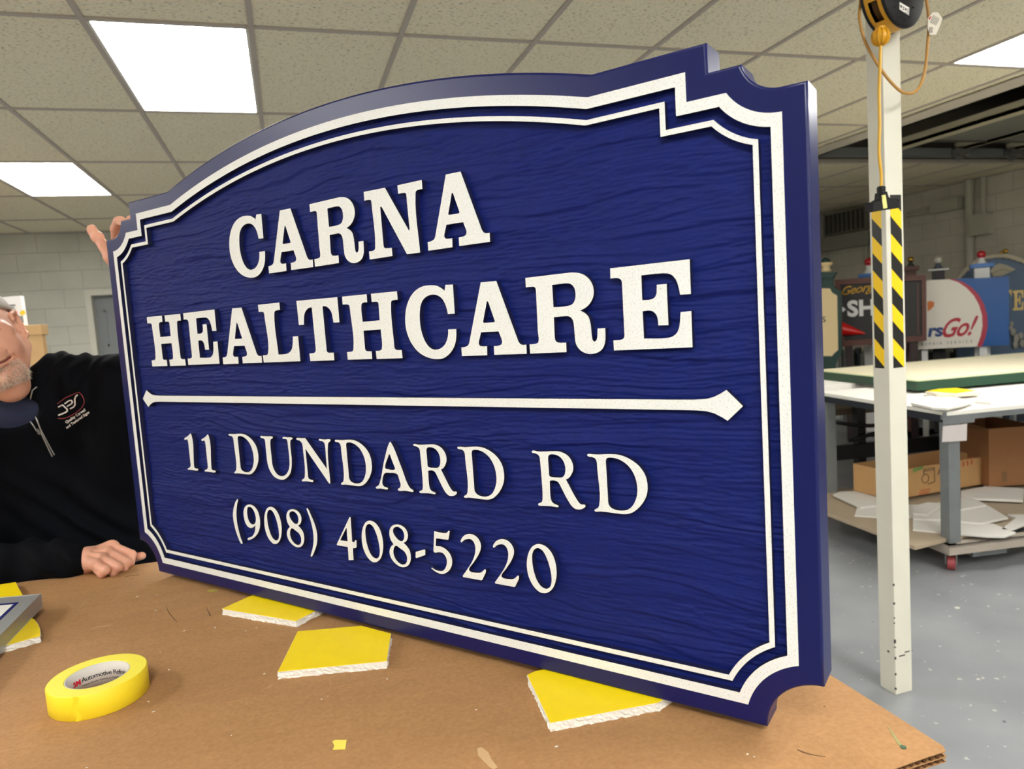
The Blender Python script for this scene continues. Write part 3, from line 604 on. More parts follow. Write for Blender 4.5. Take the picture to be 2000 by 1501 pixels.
GL = {
'sC': '20895,54497 22244,54424 22208,50332 20946,50342 20830,51016~ 20501,51962~ 19972,52694~ 19289,53115~ 18456,53297~ 17463,53183~ 16548,52703~ 15966,51890~ 15700,50862~ 15598,49724~ 15672,48575~ 15958,47415~ 16425,46441~ 17100,45702~ 17809,45365~ 18543,45341~ 19292,45534~ 20003,46027~ 20492,46757~ 20748,47586~ 20800,48142 22277,48137 22188,47152~ 21963,46235~ 21431,45325~ 20521,44511~ 19392,44023~ 18043,43961~ 16582,44236~ 15138,44900~ 13969,45951~ 13092,47439~ 12726,48911~ 12797,50457~ 13155,51786~ 13933,53078~ 15050,54044~ 16487,54593~ 18101,54669~ 19299,54479~ 20105,54100~ 20628,53690',
'sA': '27121,54318 29740,54301 32696,45986 33000,45608~ 33354,45482~ 33943,45488 33903,44273 28596,44289 28616,45470 29382,45515~ 29882,45676~ 30050,46024~ 29992,46381 29572,47462 26594,47481 26131,46262 26078,45902~ 26245,45624~ 26740,45516~ 27463,45510 27392,44259 22944,44259 22937,45480 23675,45547~ 24214,45786~ 24460,46234|27918,51602 28035,51683~ 28159,51586 29061,48906 28940,48753~ 28776,48744 27182,48756 27070,48878~ 27077,48968',
'sR': '34423,54297 41252,54381 42274,54244~ 43266,53842~ 44035,53052~ 44376,52080~ 44297,51196~ 43875,50445~ 43208,49873~ 42355,49510 42972,49156~ 43450,48678~ 43660,47991~ 43749,46974~ 43795,46070~ 43896,45671~ 44114,45516~ 44373,45653~ 44522,46040~ 44638,47134 45704,47128 45668,46105 45561,45328~ 45144,44558~ 44432,44130~ 43413,43978~ 42532,44186~ 41853,44664~ 41444,45365~ 41347,46285~ 41318,47430~ 41258,48119~ 41006,48646~ 40565,48900~ 39975,48934~ 38439,48894 38370,46526 38415,46000~ 38621,45677~ 38950,45572~ 40039,45531 39998,44318 34452,44278 34430,45499 35390,45560~ 35790,45688~ 35917,46098~ 35859,47224 35957,52390 35918,52802~ 35726,53016~ 35382,53067~ 34429,53061|38458,53062 40385,53098 41158,52955~ 41644,52464~ 41790,51718~ 41674,50935~ 41251,50397~ 40454,50199~ 38460,50178',
'sE': '46787,54379 56841,54472 56805,50510 55520,50533 55410,51214~ 55227,51953~ 54929,52548~ 54511,52947~ 53861,53141~ 53198,53190~ 50822,53171 50783,50221 51813,50223~ 52332,50399~ 52611,50801~ 52681,51323~ 52710,51900 53945,51903 53936,47079 52676,47111 52650,47728~ 52510,48320~ 52137,48767~ 51634,48937~ 50772,48904 50775,45622 53497,45566~ 54280,45692~ 54845,46037~ 55201,46649~ 55370,47477~ 55482,48512 56773,48557 56740,44375 46729,44319 46715,45562 47709,45601~ 48076,45730~ 48238,46052~ 48235,46436 48264,52317 48229,52752~ 48005,53010~ 47653,53127~ 46752,53150',
'sN': '6338,69741 10748,69677 14725,63044 14843,62880~ 14954,63046 14831,67955 14790,68209~ 14534,68346~ 14132,68387~ 13289,68405 13242,69639 17957,69647 17960,68383 17202,68383~ 16729,68259~ 16598,67887~ 16638,59513 14089,59532 9872,66864 9612,67084~ 9494,66917 9547,61370 9612,61054~ 9849,60873~ 10270,60827~ 11183,60799 11190,59570 6441,59547 6433,60755 7391,60798~ 7700,60953~ 7812,61304~ 7773,67982 7664,68306~ 7384,68399~ 6950,68431~ 6332,68418',
'sL': '-21455,54474 -15665,54483 -15643,53236 -16564,53201~ -17101,53036~ -17260,52649~ -17156,45595 -15418,45613~ -14381,45821~ -13607,46351~ -13240,47126~ -12961,48553 -11622,48562 -11620,44307 -21371,44308 -21415,45577 -20603,45595~ -20167,45678~ -19907,46009~ -19975,52609 -20030,52947~ -20209,53159~ -20730,53218~ -21430,53233',
'sT': '-11257,54453 -1366,54368 -1369,50352 -2721,50387 -2845,51112~ -3005,51989~ -3464,52637~ -4137,53053~ -4999,53171 -4920,45950 -4806,45694~ -4460,45533~ -4096,45522~ -3315,45525 -3307,44295 -9111,44276 -9190,45542 -8367,45570~ -7882,45658~ -7604,45906~ -7525,46223 -7604,53152 -8311,53096~ -9025,52734~ -9473,52251~ -9711,51625~ -9875,50417 -11171,50418',
'sH': '-273,54362 5185,54346 5174,53101 4340,53099~ 3953,52946~ 3827,52595~ 3826,50138 7503,50179 7539,52529 7481,52885~ 7223,53044~ 6818,53071~ 6133,53095 6110,54336 11531,54309 11552,53045 10660,53039~ 10254,52928~ 10132,52531~ 10098,46070 10162,45775~ 10408,45569~ 10794,45498~ 11543,45475 11601,44251 6200,44253 6128,45512 6950,45523~ 7373,45664~ 7522,45980~ 7558,48784 3867,48754 3869,46161 3911,45797~ 4137,45573~ 4633,45509~ 5248,45491 5244,44289 -190,44285 -215,45521 715,45554~ 1110,45665~ 1289,46003~ 1243,52522 1193,52828~ 923,53027~ 495,53080~ -288,53108',
'1': '-46242,30745~ -45975,30461~ -46199,24419 -46112,23885~ -45529,23720~ -44930,23663~ -44867,23507~ -45145,23341~ -46620,23341~ -47994,23362~ -48456,23360~ -48518,23533~ -47802,23781~ -47391,24145~ -47329,24487 -47350,28800 -47426,29268~ -47680,29513~ -48160,29413~ -48510,29400~ -48587,29613~ -47707,29996~ -46824,30431~ -46431,30712~',
'R': '33701,30985~ 33840,31139~ 34599,31066~ 35651,31099~ 37210,31220~ 37924,31228~ 38621,31066~ 39299,30701~ 39805,30064~ 40008,29367~ 39953,28832~ 39633,28189~ 39202,27713~ 38786,27505 39326,26561~ 40041,25279~ 40587,24524~ 40870,24328~ 41362,24346~ 41511,24236~ 41420,24023~ 41031,23764~ 40430,23618~ 39936,23660~ 39457,23974~ 38904,24733~ 38271,25849~ 37821,26715~ 37541,27100~ 37140,27234~ 36625,27233~ 36287,27145 36239,25411~ 36292,24685~ 36469,24244~ 36816,24020~ 37272,23907~ 37417,23784~ 37304,23628~ 36995,23627~ 36169,23668~ 35119,23617~ 34376,23594~ 34193,23707~ 34312,23885~ 34671,24009~ 34899,24242~ 34982,24663~ 35014,28059 34948,30063 34868,30423~ 34571,30681~ 34155,30797~ 33786,30843~|36315,30500~ 36505,30708~ 36974,30786~ 37483,30740~ 38078,30503~ 38549,29993~ 38799,29204~ 38751,28487~ 38569,28027~ 38196,27750~ 37478,27682~ 36553,27690~ 36301,27782~ 36254,28595 36227,30133',
'D': '42162,30912~ 42249,31073~ 42559,31107~ 43609,31100~ 45026,31215~ 46231,31251~ 47136,31111~ 48196,30705~ 49312,29931~ 50051,28893~ 50298,27743~ 50194,26564~ 49700,25515~ 48943,24601~ 48009,23916~ 47179,23663~ 45983,23630~ 44584,23666~ 43637,23661~ 42868,23604~ 42760,23735~ 42903,23872~ 43279,24066~ 43493,24436~ 43512,29493 43464,30270~ 43291,30564~ 42918,30717~ 42346,30773~|44812,30432~ 44948,30680~ 45373,30788~ 46111,30760~ 47010,30470~ 47966,29765~ 48626,28712~ 48916,27470~ 48853,26284~ 48489,25322~ 47955,24593~ 47299,24189~ 46467,24040~ 45639,24116~ 45094,24367~ 44854,24736~ 44815,25686 44790,29571',
'A': '7439,31110~ 7655,31294~ 7832,31126~ 9563,27416 10785,24501~ 11127,24141~ 11584,23936~ 11720,23803~ 11576,23617~ 11199,23616~ 9937,23678~ 8707,23580~ 8433,23685~ 8546,23890~ 8957,24117~ 9134,24570~ 8948,25238~ 8631,26142~ 8158,26325~ 7112,26305~ 6047,26215~ 5685,25943~ 5334,25176~ 5229,24474~ 5414,24090~ 5795,23921~ 6252,23857~ 6356,23717~ 6155,23573~ 5493,23600~ 4558,23625~ 3808,23567~ 3661,23705~ 3842,23870~ 4268,24052~ 4580,24425~ 5967,28132|7113,29204 7229,29307~ 7350,29216 8237,27062 8118,26918~ 6319,26883 6133,26989~',
'N': '-14556,30869~ -14372,31038~ -13410,31053~ -12212,31120 -7439,26039 -7343,29842 -7457,30360~ -7865,30710~ -8611,30816~ -8806,30955~ -8604,31100~ -8122,31066~ -7217,31049~ -6157,31143~ -5901,31049~ -5973,30839~ -6456,30559~ -6666,30081~ -6882,23676 -7007,23519~ -7237,23608 -12415,29272 -12358,24782 -12286,24140~ -11846,23901~ -11200,23808~ -11094,23665~ -11304,23500~ -11900,23499~ -13002,23527~ -13936,23459~ -14126,23597~ -13840,23814~ -13415,24007~ -13202,24401~ -13039,29694 -13205,30224~ -13634,30582~ -14382,30735~',
'U': '-24389,30863~ -24247,31051~ -23738,31033~ -22421,31033~ -21206,31078~ -20871,30970~ -20977,30749~ -21469,30549~ -21654,30180~ -21738,27089 -21694,25878~ -21125,24698~ -20293,24087~ -19396,23967~ -18454,24211~ -17641,24865~ -17046,25916~ -16877,27115~ -16959,30312 -17088,30661~ -17607,30783~ -18144,30798~ -18209,30974~ -17920,31103~ -16943,31057~ -15873,31097~ -15484,30983~ -15601,30779~ -16025,30644~ -16200,30284~ -16252,27387 -16453,25952~ -16945,24731~ -17968,23825~ -19119,23359~ -20214,23365~ -21625,23814~ -22592,24847~ -23053,26163~ -23116,27381~ -23130,30059 -23255,30480~ -23702,30645~ -24259,30721~',
'(': '-33208,18564~ -33005,18651~ -32909,18461~ -33302,17683~ -33689,16554~ -33901,15437~ -33921,13837~ -33618,12271~ -33202,10918~ -32859,10109~ -33043,9936~ -33325,9952~ -34056,11017~ -34685,12551~ -34989,14125~ -34969,15431~ -34576,16669~ -33912,17827~',
')': '-13532,18615~ -13314,18754~ -13135,18608~ -12491,17489~ -11766,16020~ -11432,14787~ -11418,13698~ -11697,12572~ -12391,11296~ -13200,10179~ -13418,10040~ -13609,10106~ -13554,10317~ -12958,11498~ -12516,12837~ -12372,14224~ -12579,15842~ -13040,17343~ -13441,18305~',
'9': '-29463,17905~ -28278,17703~ -27337,16967~ -26908,15846~ -26905,14586~ -27314,13375~ -28201,12298~ -29392,11471~ -30533,11039~ -31089,10942~ -31187,11109~ -30950,11335~ -29977,11648~ -29113,12290~ -28603,13133~ -28391,14017 -28897,13688~ -29705,13403~ -30612,13500~ -31288,14118~ -31603,15074~ -31634,16059~ -31208,17086~ -30420,17671~|-29686,17455~ -28948,17299~ -28361,16673~ -28053,15730~ -28128,14943~ -28489,14368~ -29135,14123~ -29798,14277~ -30314,14911~ -30517,15874~ -30439,16766~ -30174,17282~',
'0': '34034,18167~ 35049,17942~ 35901,17150~ 36378,15916~ 36485,14531~ 36183,13081~ 35541,11971~ 34582,11329~ 33654,11279~ 32761,11831~ 32019,12949~ 31746,14040~ 31735,15169~ 32043,16440~ 32712,17546~ 33387,18016~|33761,17578~ 34433,17311~ 35050,16335~ 35424,15180~ 35618,13900~ 35547,12882~ 35217,12223~ 34626,11946~ 33947,12122~ 33302,12838~ 32817,14196~ 32663,15605~ 32762,16637~ 33162,17319~',
'8': '7755,18094~ 8697,17987~ 9476,17531~ 9812,16803~ 9676,16065~ 9331,15571~ 8765,15248 9424,14768~ 9943,14109~ 10063,13220~ 9882,12380~ 9338,11667~ 8466,11269~ 7626,11241~ 6583,11647~ 5808,12373~ 5538,13263~ 5734,13935~ 6156,14449~ 6575,14732 6020,15446~ 5839,16252~ 6017,17099~ 6636,17763~|7533,17706~ 8297,17581~ 8845,17144~ 9032,16441~ 8820,15782~ 8431,15462~ 7841,15527~ 7063,16120~ 6704,16719~ 6830,17327~|7040,14560~ 8057,14185~ 8848,13786~ 9227,13108~ 9175,12373~ 8826,11869~ 8147,11636~ 7446,11814~ 6725,12405~ 6394,13282~ 6536,14037~ 6822,14441~',
'4': '-2983,18163 -2814,18237~ -2700,18086 -2828,14047 -2399,13975~ -2171,14223~ -1954,14393~ -1778,14318 -1892,13251 -2118,13011 -2793,12897 -2869,10929 -2970,10867 -4060,10698 -3986,12968 -6568,12956 -6661,13091|-4023,16190 -3884,16234 -3932,13961 -5602,13905 -5631,13998',
'-': '11165,14088 13031,14731 13167,14615 13091,13848 11180,13100 11053,13218',
'5': '15255,17853 17557,17838~ 17847,18004~ 18146,18257~ 18304,18198 17950,16893 17806,16821 15645,16784 15509,16690 15351,15632 15528,15564~ 16304,15606~ 17251,15315~ 18021,14696~ 18344,13745~ 18112,12717~ 17340,11828~ 16175,11299~ 15199,11402~ 14310,11780~ 14107,11898~ 14264,12034~ 14672,11832~ 15650,11693~ 16439,11864~ 17062,12568~ 17330,13495~ 17140,14136~ 16630,14624~ 15934,14667~ 14934,14536~ 14810,14722',
'2': '26096,16763~ 26465,17441~ 27066,17903~ 27828,18130~ 28680,18024~ 29374,17539~ 29713,16753~ 29627,16121~ 29194,15231~ 28235,13948~ 27260,12594~ 27349,12470~ 28727,12395~ 29350,12543~ 29800,12872~ 30086,13133~ 30263,13077~ 29575,11532 29380,11365 26093,11354 26006,11522 27164,12949~ 28144,14354~ 28601,15463~ 28675,16412~ 28362,17101~ 27890,17355~ 27264,17277~ 26747,17055~ 26344,16720~ 26188,16658~',
}
def smooth_loop(L):
    n = len(L); out = []
    for i in range(n):
        p0, p1, p2, p3 = L[i-1], L[i], L[(i+1) % n], L[(i+2) % n]
        out.append((p1[0], p1[1]))
        if p1[2] or p2[2]:
            a = p0 if p1[2] else (2*p1[0]-p2[0], 2*p1[1]-p2[1]); d = p3 if p2[2] else (2*p2[0]-p1[0], 2*p2[1]-p1[1])
            l1 = math.hypot(p2[0]-p1[0], p2[1]-p1[1])
            if l1 < 0.0012: continue
            la = math.hypot(p1[0]-a[0], p1[1]-a[1]) or l1; lb = math.hypot(d[0]-p2[0], d[1]-p2[1]) or l1
            m1 = [((p1[k]-a[k])/la+(p2[k]-p1[k])/l1)*0.5*l1 if p1[2] else (p2[k]-p1[k]) for k in (0, 1)]
            m2 = [((d[k]-p2[k])/lb+(p2[k]-p1[k])/l1)*0.5*l1 if p2[2] else (p2[k]-p1[k]) for k in (0, 1)]
            st = max(2, min(6, int(l1/0.0016)))
            for s in range(1, st):
                t = s/st; h00 = 2*t**3-3*t*t+1; h10 = t**3-2*t*t+t; h01 = -2*t**3+3*t*t; h11 = t**3-t*t
                out.append(tuple(h00*p1[k]+h10*m1[k]+h01*p2[k]+h11*m2[k] for k in (0, 1)))
    return out
GP = {}
for k, sdat in GL.items():
    ls = []
    for c_ in sdat.split('|'):
        L = []
        for tk in c_.split():
            s = tk.endswith('~'); x, y = tk.rstrip('~').split(','); L.append((int(x)/1e5, int(y)/1e5, s))
        ls.append(smooth_loop(L))
    GP[k] = ls
def letter(k, name, sx=1.0, ox=0.0, oz=0.0):
    q = MB(); q.prism([[(x*sx+ox, -0.0002, z+oz) for x, z in L] for L in GP[k]], REC+0.002, (0, 1, 0), 0, 1); return q.build(name, [m_wht, m_edge], sign)
UPR = 0.1535
for k, sx, ox in (('sC', 1.0204, -.4092), ('sA', 1.0273, -.4120), ('sR', 1.0102, -.4073), ('sN', 1, 0), ('sA', .9976, -.0468)): letter(k, 'letter', sx, ox, 0.0 if k == 'sN' else UPR)
for k, sx, ox in (('sH', 1.0105, -.5708), ('sE', 1.0109, -.9173), ('sA', 1.0398, -.5710), ('sL', 1, 0), ('sT', 1, 0), ('sH', 1, 0), ('sC', 1, 0), ('sA', 1, 0), ('sR', 1, 0), ('sE', 1, 0)): letter(k, 'letter', sx, ox)
for k, sx, ox in (('1', 1, 0), ('1', .9943, .0553)): letter(k, 'digit', sx, ox)
for k, sx, ox in (('D', 1.0269, -.7714), ('U', 1, 0), ('N', 1, 0), ('D', .9989, -.4702), ('A', 1, 0), ('R', 1.0041, -.2145), ('D', .9838, -.2060), ('R', 1, 0), ('D', 1, 0)): letter(k, 'letter', sx, ox)
for k, sx, ox in (('(', 1, 0), (')', 1, 0)): letter(k, 'bracket', sx, ox)
letter('-', 'hyphen')
for k, sx, ox, oz in (('9', 1, 0, 0), ('0', 1.018, -.5796, -.0012), ('8', 1.0232, -.2518, .0008), ('4', 1, 0, 0), ('0', 1.0056, -.3241, -.0008), ('8', 1, 0, 0), ('5', 1, 0, 0), ('2', 1.0272, -.0656, .0008), ('2', 1, 0, 0), ('0', 1, 0, 0)): letter(k, 'digit', sx, ox, oz)

# ------------------------------------------------------------------ white column with hazard tape
PX0, PX1, PY0, PY1 = 1.993, 2.069, 1.973, 2.045
m_col = mat('column_paint', (214, 211, 196), 0.5, noise=(7, 0.06), bump=(35, 0.25, 0.003))
r = root('steel_column', ((PX0+PX1)/2, (PY0+PY1)/2, 0), 'square white steel column with yellow and black hazard stripes', 'column')
q = MB(); q.box((PX0, PY0, 0), (PX1, PY1, ZC+0.01)); part(q, 'column_shaft', m_col, r, bevel=0.003)
# torn paint sleeve near the foot and chipped arris
m_chip = mat('chipped_paint', (62, 60, 54), 0.8); random.seed(11)
q = MB(); z = 0.02
while z < 0.42:
    h = random.uniform(.003, .014); q.box((PX0-.0008, PY0-.0008, z), (PX0+random.uniform(.002, .005), PY0+random.uniform(.002, .005), z+h)); z += h+random.uniform(.01, .09)
part(q, 'chip', m_chip, r)
q = MB()
for (u0, u1, zz, hh) in ((0.018, .045, .142, .004), (.044, .066, .152, .004), (-.035, -.026, .150, .006)):
    if u0 > 0: q.box((PX0+u0, PY0-.0012, zz), (PX0+u1, PY0, zz+hh))
    else: q.box((PX0-.0012, PY0-u1, zz), (PX0, PY0-u0, zz+hh))
part(q, 'tear', m_chip, r)
m_hz = mat('hazard_tape', (250, 205, 20), 0.4); nt = m_hz.node_tree; b = nt.nodes['Principled BSDF']
tc = N(nt, 'TexCoord'); sp = N(nt, 'SeparateXYZ'); nt.links.new(tc.outputs['Object'], sp.inputs[0])
hz_off = N(nt, 'Value'); hz_off.outputs[0].default_value = 0.0
def chain(op, a, bb):
    k = N(nt, 'Math', operation=op)
    for i, v in enumerate((a, bb)):
        if isinstance(v, (int, float)): k.inputs[i].default_value = v
        else: nt.links.new(v, k.inputs[i])
    return k.outputs[0]
zb = on_y(1760, 717, PY0).z
uu = chain('SUBTRACT', sp.outputs['X'], sp.outputs['Y'])       # runs along whichever face
lf = chain('MULTIPLY', chain('LESS_THAN', sp.outputs['X'], PX0+1e-4), 0.081)
ph = chain('ADD', chain('ADD', sp.outputs['Z'], uu), lf); ph = chain('ADD', ph, 0.06-zb-.085+1.2); ph = chain('DIVIDE', ph, 0.12); fr = chain('FRACT', ph, 0); lt = chain('LESS_THAN', fr, 0.5)
mx = N(nt, 'Mix', data_type='RGBA'); mx.inputs[6].default_value = lin((250, 205, 20)); mx.inputs[7].default_value = lin((24, 24, 22)); nt.links.new(lt, mx.inputs[0]); nt.links.new(mx.outputs[2], b.inputs['Base Color'])
zb = on_y(1760, 717, PY0).z; ztp = on_y(1760, 380, PY0).z
q = MB(); q.box((PX0+0.019, PY0-0.0006, zb), (PX0+0.067, PY0, ztp)); part(q, 'hazard_stripe', m_hz, r)
q = MB(); q.box((PX0-0.0006, PY0+0.020, zb), (PX0, PY0+0.062, ztp-0.01)); part(q, 'hazard_stripe', m_hz, r)

# ------------------------------------------------------------------ cord reel
AX = Vector((math.sin(math.radians(-13)), math.cos(math.radians(-13)), 0)); RC = Vector((1.978, 1.862, H+0.967)); RR = 0.117
m_yc = mat('reel_yellow', (222, 162, 26), 0.45); m_bp = mat('black_plastic', (26, 26, 27), 0.55, spec=0.3); m_cordy = mat('cord_jacket', (184, 136, 68), 0.5); m_cordd = mat('drop_cord_jacket', (218, 168, 48), 0.45)
r = root('cord_reel', (RC.x, RC.y, ZC), 'yellow and black retractable cord reel hanging at the top of the column', 'cord reel')
q = MB(); q.lathe([(0, 0), (RR*.80, 0), (RR*.86, .004), (RR*.96, .004), (RR, .010), (RR, .016), (RR*.97, .018)], RC, 64, 0, AX); part(q, 'front_disc', m_bp, r)
q = MB()
# drum shell with an open cord window
n = 72; W0, W1 = 0.018, 0.072; side = Vector((0, 0, 1)).cross(AX); vs = []; fs = []
for i in range(n):
    a = 2*math.pi*i/n; d = (side*math.cos(a)+Vector((0, 0, 1))*math.sin(a))*RR*.97
    vs += [RC+AX*W0+d, RC+AX*(W0+.012)+d, RC+AX*(W1-.012)+d, RC+AX*W1+d]
for i in range(n):
    j = (i+1) % n; deg = 360*i/n
    sd = -1 if side.x > 0 else 1
    for k in range(3):
        win = 203 < (deg if side.x > 0 else (180-deg) % 360) < 238 and k == 1
        if not win: fs.append((4*i+k, 4*j+k, 4*j+k+1, 4*i+k+1))
q.add(vs, fs, 0, True); part(q, 'drum_shell', m_yc, r, fix=False)
q = MB(); q.lathe([(RR*.97, W1), (RR, W1+.002), (RR, W1+.008), (RR*.9, W1+.012), (0, W1+.012)], RC, 64, 0, AX); part(q, 'back_disc', m_bp, r)
q = MB(); q.lathe([(RR*.7, W0+.004), (RR*.7, W1-.004)], RC, 48, 0, AX); part(q, 'cord_drum', m_bp, r)
q = MB()
for i in range(5): 
    cc = RC+AX*(W0+.012+.0075*i); q.tube([cc+(side*math.cos(t)+Vector((0, 0, 1))*math.sin(t))*RR*.76 for t in np.linspace(0, 2*math.pi, 49)[:-1]], 0.004, 8, close=True)
part(q, 'wound_cord', mat('wound_cord', (128, 92, 50), 0.6), r)
# hub ribs and label on the front disc
sdr = side if side.x > 0 else -side; UPV = Vector((0, 0, 1))
def od(px, py, lift=.0006): return on_plane(px, py, RC-AX*lift, AX)
for (u_, v_) in ((1747, 15), (1783.5, 17), (1757, 34), (1775.5, 35), (1767, 42), (1740, -8), (1790, -8)):
    cc = od(u_, v_, .001); q = MB(); q.tube([cc+(sdr*math.cos(t)+UPV*math.sin(t))*0.0055 for t in np.linspace(math.pi*.1, math.pi*.9, 7)], 0.0009, 6); part(q, 'hub_rib', m_bp, r)
q = MB(); q.prism([[od(x, y) for x, y in ((1757.5, 4), (1776, 15), (1775, 30), (1757, 18))]], 0.0004, AX); part(q, 'rating_label', mat('label_paper', (235, 232, 226), 0.6), r)
q = MB(); dl = (od(1776, 15)-od(1757.5, 4)).normalized(); ul = (od(1757.5, 4)-od(1757, 18)).normalized()
for (x, y, w_, h_) in ((1758.5, 9, 3, 5), (1763, 12, 3.4, 2), (1763, 16, 3.4, 2), (1768, 15, 2.4, 5), (1771.5, 16, 3.2, 1.4), (1771.5, 19, 3.2, 1.4), (1771.5, 22, 3.2, 1.4), (1768, 23, 2.6, 1.6), (1771.5, 26, 2.8, 1.4)):
    q.prism([[od(x, y, .0009), od(x+w_, y+w_*.6, .0009), od(x+w_, y+w_*.6+h_, .0009), od(x, y+h_, .0009)]], .0002, AX)
part(q, 'label_print', m_blk, r)
q = MB(); q.box((RC.x-.02, RC.y+.02, RC.z+RR-.01), (RC.x+.02, RC.y+.06, ZC)); part(q, 'hanger_bracket', m_bp, r)
# ball stop, drop cord, loop, plug with three outlets
BS = on_y(1720, 72, 1.87)
q = MB(); q.sphere(BS, 0.0265, 24)
for k in range(6):
    a = math.pi*k/6; q.tube([BS+(Vector((math.cos(a), math.sin(a), 0))*math.sin(t)+Vector((0, 0, 1))*math.cos(t))*0.0275 for t in np.linspace(0, 2*math.pi, 25)[:-1]], 0.0016, 6, close=True)
part(q, 'ball_stop', m_yc, r)
q = MB(); q.cyl(BS-Vector((0, 0, .026)), BS+Vector((0, 0, .03)), 0.008, 12, 0.015); part(q, 'stop_collar', m_yc, r)
E1 = on_y(1721, 364, 1.87)
pts = [BS, on_y(1719, 120, 1.868), on_y(1717, 180, 1.872), on_y(1718, 240, 1.87), on_y(1717, 300, 1.868), on_y(1721, 340, 1.87), E1]
def spline(P, k=6):
    out = []
    for i in range(len(P)-1):
        p0, p1, p2, p3 = P[max(i-1, 0)], P[i], P[i+1], P[min(i+2, len(P)-1)]
        for j in range(k):
            t = j/k; out.append(0.5*((2*p1)+(-p0+p2)*t+(2*p0-5*p1+4*p2-p3)*t*t+(-p0+3*p1-3*p2+p3)*t**3))
    return out+[P[-1]]
q = MB(); q.tube(spline(pts), 0.0048, 12); part(q, 'drop_cord', m_cordd, r)
LP = [(1684, -25, 1.94), (1680, 10, 1.93), (1679, 40, 1.92), (1690, 82, 1.915), (1712, 122, 1.90), (1738, 158, 1.90), (1765, 181, 1.90), (1790, 177, 1.905), (1805, 145, 1.91), (1811, 95, 1.92), (1814, 45, 1.93), (1810, 5, 1.93), (1800, -25, 1.94), (1785, -35, 1.96)]
q = MB(); q.tube(spline([on_y(*p) for p in LP]), 0.0047, 12); part(q, 'supply_cord', m_cordy, r)
q = MB(); q.cyl(E1+Vector((0, 0, .0)), E1-Vector((0, 0, .035)), 0.012, 14)
for i in range(5): q.cyl(E1-Vector((0, 0, .004+.007*i)), E1-Vector((0, 0, .0075+.007*i)), 0.014, 14)
part(q, 'strain_relief', m_bp, r)
# tri-tap body: a T turned a little
T0 = E1-Vector((0, 0, .035)); dT = Vector((1, 0.12, 0.10)).normalized(); nT = Vector((0.12, -1, 0)).normalized(); uT = nT.cross(dT); uT = uT if uT.z > 0 else -uT
prof = [(-.009, .014), (-.014, -.004), (-.028, -.010), (-.058, -.012), (-.058, -.040), (.056, -.040), (.060, -.034), (.060, -.018), (.052, -.012), (.026, -.010), (.014, -.004), (.009, .014)]
q = MB(); q.prism([[T0+dT*a+uT*b2+nT*.014 for a, b2 in prof]], 0.028, -nT); part(q, 'outlet_body', m_bp, r, bevel=0.002)
q = MB(); q.prism([[T0+dT*a+uT*b2+nT*.0152 for a, b2 in ((-.017, .006), (.001, .006), (.004, -.036), (-.015, -.037))]], 0.0006, -nT); part(q, 'warning_sticker', mat('pale_yellow_label', (222, 214, 130), 0.6), r)
q = MB()
for bz in (-.006, -.013, -.028): q.box((-.010, 0, 0), (-.004, .0003, .003), 0, Matrix.Translation(T0+uT*bz+nT*.0156))
part(q, 'sticker_print', m_blk, r)
# paper tag on the supply cord
tg = [(1812, 36), (1822, 24), (1832, 24), (1841, 36), (1836, 50), (1828, 68), (1816, 68), (1812, 56)]
q = MB(); q.prism([[on_y(x, y, 1.915) for x, y in tg]], 0.0005, (0, 1, 0)); part(q, 'paper_tag', mat('tag_paper', (226, 218, 202), 0.6), r)
q = MB()
for k in range(5): a = on_y(1824+k*2.6, 30+k*1.6, 1.9138); b2 = on_y(1817+k*2.6, 44+k*1.2, 1.9138); q.cyl(a, b2, 0.0008, 5)
for k in range(3): a = on_y(1816+k*2.6, 53, 1.9138); b2 = on_y(1815+k*2.6, 64, 1.9138); q.cyl(a, b2, 0.0008, 5)
part(q, 'tag_print', m_blk, r)
q = MB(); q.cyl(on_y(1815, 37, 1.9135), on_y(1818, 33, 1.9135), 0.0022, 8); part(q, 'tag_mark', m_redi, r)

# ------------------------------------------------------------------ overhead door recess
m_dark = mat('recess_dark', (92, 88, 78), 0.8); m_trimp = mat('soffit_trim', (206, 198, 184), 0.5); m_panel = mat('overhead_panel', (138, 138, 128), 0.55); m_cartg = mat('header_grey', (112, 116, 118), 0.5)
q = MB(); hz = ZC+0.42
q.box((RX0-.02, RY0, ZC), (RX0, RY1, hz)); q.box((RX1, RY0, ZC), (RX1+.02, RY1, hz)); q.box((RX0, RY1, ZC), (RX1, RY1+.02, hz)); q.box((RX0, RY0-.02, ZC), (RX1, RY0, hz)); q.box((RX0-.02, RY0-.02, hz), (RX1+.02, RY1+.02, hz+.02))
tag(q.build('trim_2', m_dark), kind='structure')
A_ = on_z(1773, 226, ZC); B_ = on_z(2000, 148, ZC)
q = MB(); q.box((4.43, RY0, ZC-.012), (4.63, RY1+0.01, ZC-.002)); q.box((4.60, RY0, ZC-.012), (4.63, RY1+.01, ZC+0.05)); q.box((4.43, RY1-.03, ZC-.012), (RX1, RY1+.01, ZC-.002)); tag(q.build('trim_3', m_trimp), kind='structure')
r = root('overhead_door', (6.1, 1.7, ZC+.2), 'opened sectional overhead door lying in the dark ceiling recess', 'overhead door')
for k in range(5):
    q = MB(); y0 = RY0+.3+k*1.42; q.box((5.66, y0, ZC+.10), (7.46, y0+1.40, ZC+.14)); part(q, 'door_section', m_panel, r)
    q = MB(); q.box((5.67, y0+1.38, ZC+.085), (7.45, y0+1.40, ZC+.10)); part(q, 'section_joint', m_dark, r)
m_trk = mat('track_steel', (206, 198, 170), 0.5)
